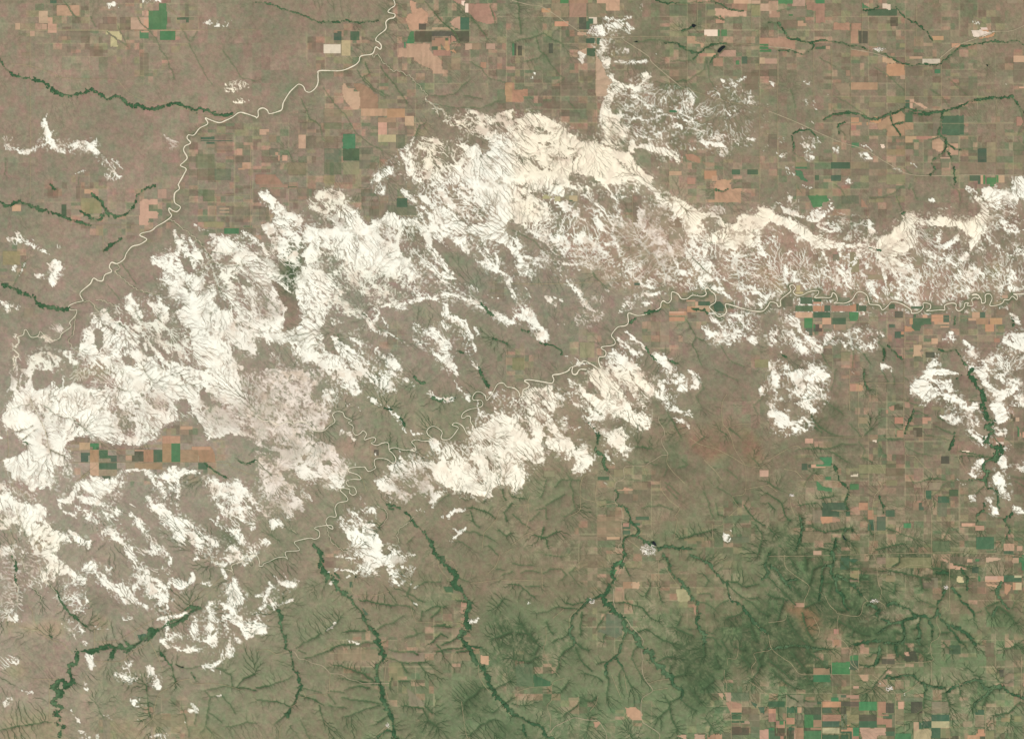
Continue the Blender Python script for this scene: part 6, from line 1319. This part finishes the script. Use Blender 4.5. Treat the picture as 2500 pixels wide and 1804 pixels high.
# ---------------------------------------------------------------- woodland belts along the creeks
gaps = fbm(U, V, 3.4, 3, 851, .7)
clump = fbm(U, V, 1.5, 3, 871, .8)
wmap = np.full((NY, NX), 9, np.float32)
wbel = []
for code, pts, tl in feats:
    if code[0] == 'C':
        w = float(code[1:]) * (.78 if tl[1] == 0 else 1)
        mp = meander(pts, 0.5 if w < 1.4 else 0.3, 5.5 + (int(pts[0, 0]) % 3), int(pts[0, 0] * 3 + 1))[::3]
        if len(mp) < 2: continue
        bb = box(mp, 5)
        d = dist_line(mp, lu[bb] * .4 + wu[bb] * .6, lv[bb] * .4 + wv[bb] * .6) / (w * 0.62)
        key = (tl, code)
        wbel.append((key, bb, d, mp))
cw = (150 - 0)
wgr = ss(fbm(U, V, 12, 3, 881), .42, .62)[..., None]
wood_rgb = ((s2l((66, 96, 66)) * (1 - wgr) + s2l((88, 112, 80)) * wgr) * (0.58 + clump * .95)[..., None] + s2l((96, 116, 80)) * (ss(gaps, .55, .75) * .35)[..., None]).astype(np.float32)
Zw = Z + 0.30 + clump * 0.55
taken = np.zeros((NY - 1, NX - 1), bool)
bykey = {}
for key, bb, d, mp in wbel:
    m = d * .93 + (gaps[bb] - .5) * 3.4 + (clump[bb] - .5) * 1.6 + .5 * ss(fbm(U[bb], V[bb], 16, 2, 891), .5, .7) < .92
    if key not in bykey: bykey[key] = [np.zeros((NY, NX), bool), mp]
    bykey[key][0][bb] |= m
for key, (m, mp) in bykey.items():
    c = m[:-1, :-1] & ~taken
    taken |= c
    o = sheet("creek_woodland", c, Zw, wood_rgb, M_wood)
    if o:
        w = float(key[1][1:])
        rel, lm = where(*mp.mean(0))
        tag(o, f"{'broad' if w >= 2.2 else 'narrow' if w < 1.3 else 'winding'} belt of dark trees along the creek {rel} {lm}", "woodland", kind="stuff")

# ---------------------------------------------------------------- roads
rk = {}
for code, pts, tl in feats:
    if code[0] == 'K':
        rk.setdefault((tl, float(code[1:])), []).append((curve(pts, 1.2) if len(pts) > 2 else np.linspace(pts[0], pts[1], max(2, int(np.hypot(*(pts[1] - pts[0])) / 1.2)))))
for (tl, w), ls in rk.items():
    hw = w >= .5
    rel, lm = where(*ls[0].mean(0))
    tag(ribbons("highway" if hw else "road", [(l, w * (1.2 if hw else 1.05)) for l in ls], M_hwy if hw else M_road, lift=0.26),
        f"{'pale paved highway' if hw else 'thin pale gravel road'} {rel} {lm}", "highway" if hw else "road", kind="structure")

# ---------------------------------------------------------------- towns: clusters of pale roofs
def town(cx, cy, rx, ry, n, label, seed):
    r = random.Random(seed); vs = []; fs = []
    for k in range(n):
        a = r.uniform(0, 6.28); q = r.random() ** .6
        u = cx + math.cos(a) * q * rx; v = cy + math.sin(a) * q * ry
        u = round(u / .55) * .55; v = round(v / .5) * .5
        w, d, h = r.uniform(.16, .42), r.uniform(.14, .34), r.uniform(.06, .12)
        z = float(zat(u, v)) - .05
        z2 = z + h + .25
        x, y = to_world(u, v)
        b = len(vs)
        vs += [(x - w, y - d, z), (x + w, y - d, z), (x + w, y + d, z), (x - w, y + d, z), (x - w, y - d, z2), (x + w, y - d, z2), (x + w, y + d, z2), (x - w, y + d, z2), (x - w, y, z2 + .1), (x + w, y, z2 + .1)]
        fs += [(b, b + 1, b + 5, b + 4), (b + 2, b + 3, b + 7, b + 6), (b + 1, b + 2, b + 6, b + 9, b + 5), (b + 3, b, b + 4, b + 8, b + 7), (b + 4, b + 5, b + 9, b + 8), (b + 6, b + 7, b + 8, b + 9)]
    me = bpy.data.meshes.new("town_buildings"); me.from_pydata(vs, [], fs); me.materials.append(M_house)
    o = bpy.data.objects.new("town_buildings", me); scene.collection.objects.link(o)
    tag(o, label, "town", kind="stuff")
town(2 * TW + 120, 2 * TH + 159, 7, 5, 120, "pale speckle of town roofs just below the small dark lake", 1)
town(2 * TW + 74, 27, 6, 4, 110, "pale roofs of a town beside the white slopes at top centre", 2)
town(2 * TW + 70, 3 * TH + 41, 3, 2.5, 40, "small pale village beside the wooded creek fork at bottom centre", 3)
town(3 * TW + 107, 3 * TH + 118, 3, 2.5, 45, "small pale village above the lower right checkerboard", 4)
town(3 * TW + 157, 3 * TH + 29, 2, 1.6, 26, "tiny pale hamlet where the straight road meets the wooded creek", 5)
town(3 * TW + 94, 3 * TH + 41, 4, 1.6, 34, "string of pale houses along the curving road at lower right", 6)
town(3 * TW + 21, 2 * TH + 111, 2, 1.6, 20, "tiny pale hamlet at the road fork right of lower centre", 7)
town(TW + 117, 3 * TH + 151, 2, 2, 20, "tiny pale hamlet beside the long wooded creek at the bottom", 8)
town(3 * TW + 98, 44, 6, 1.6, 40, "thin line of pale roofs on the creek at the upper right", 9)
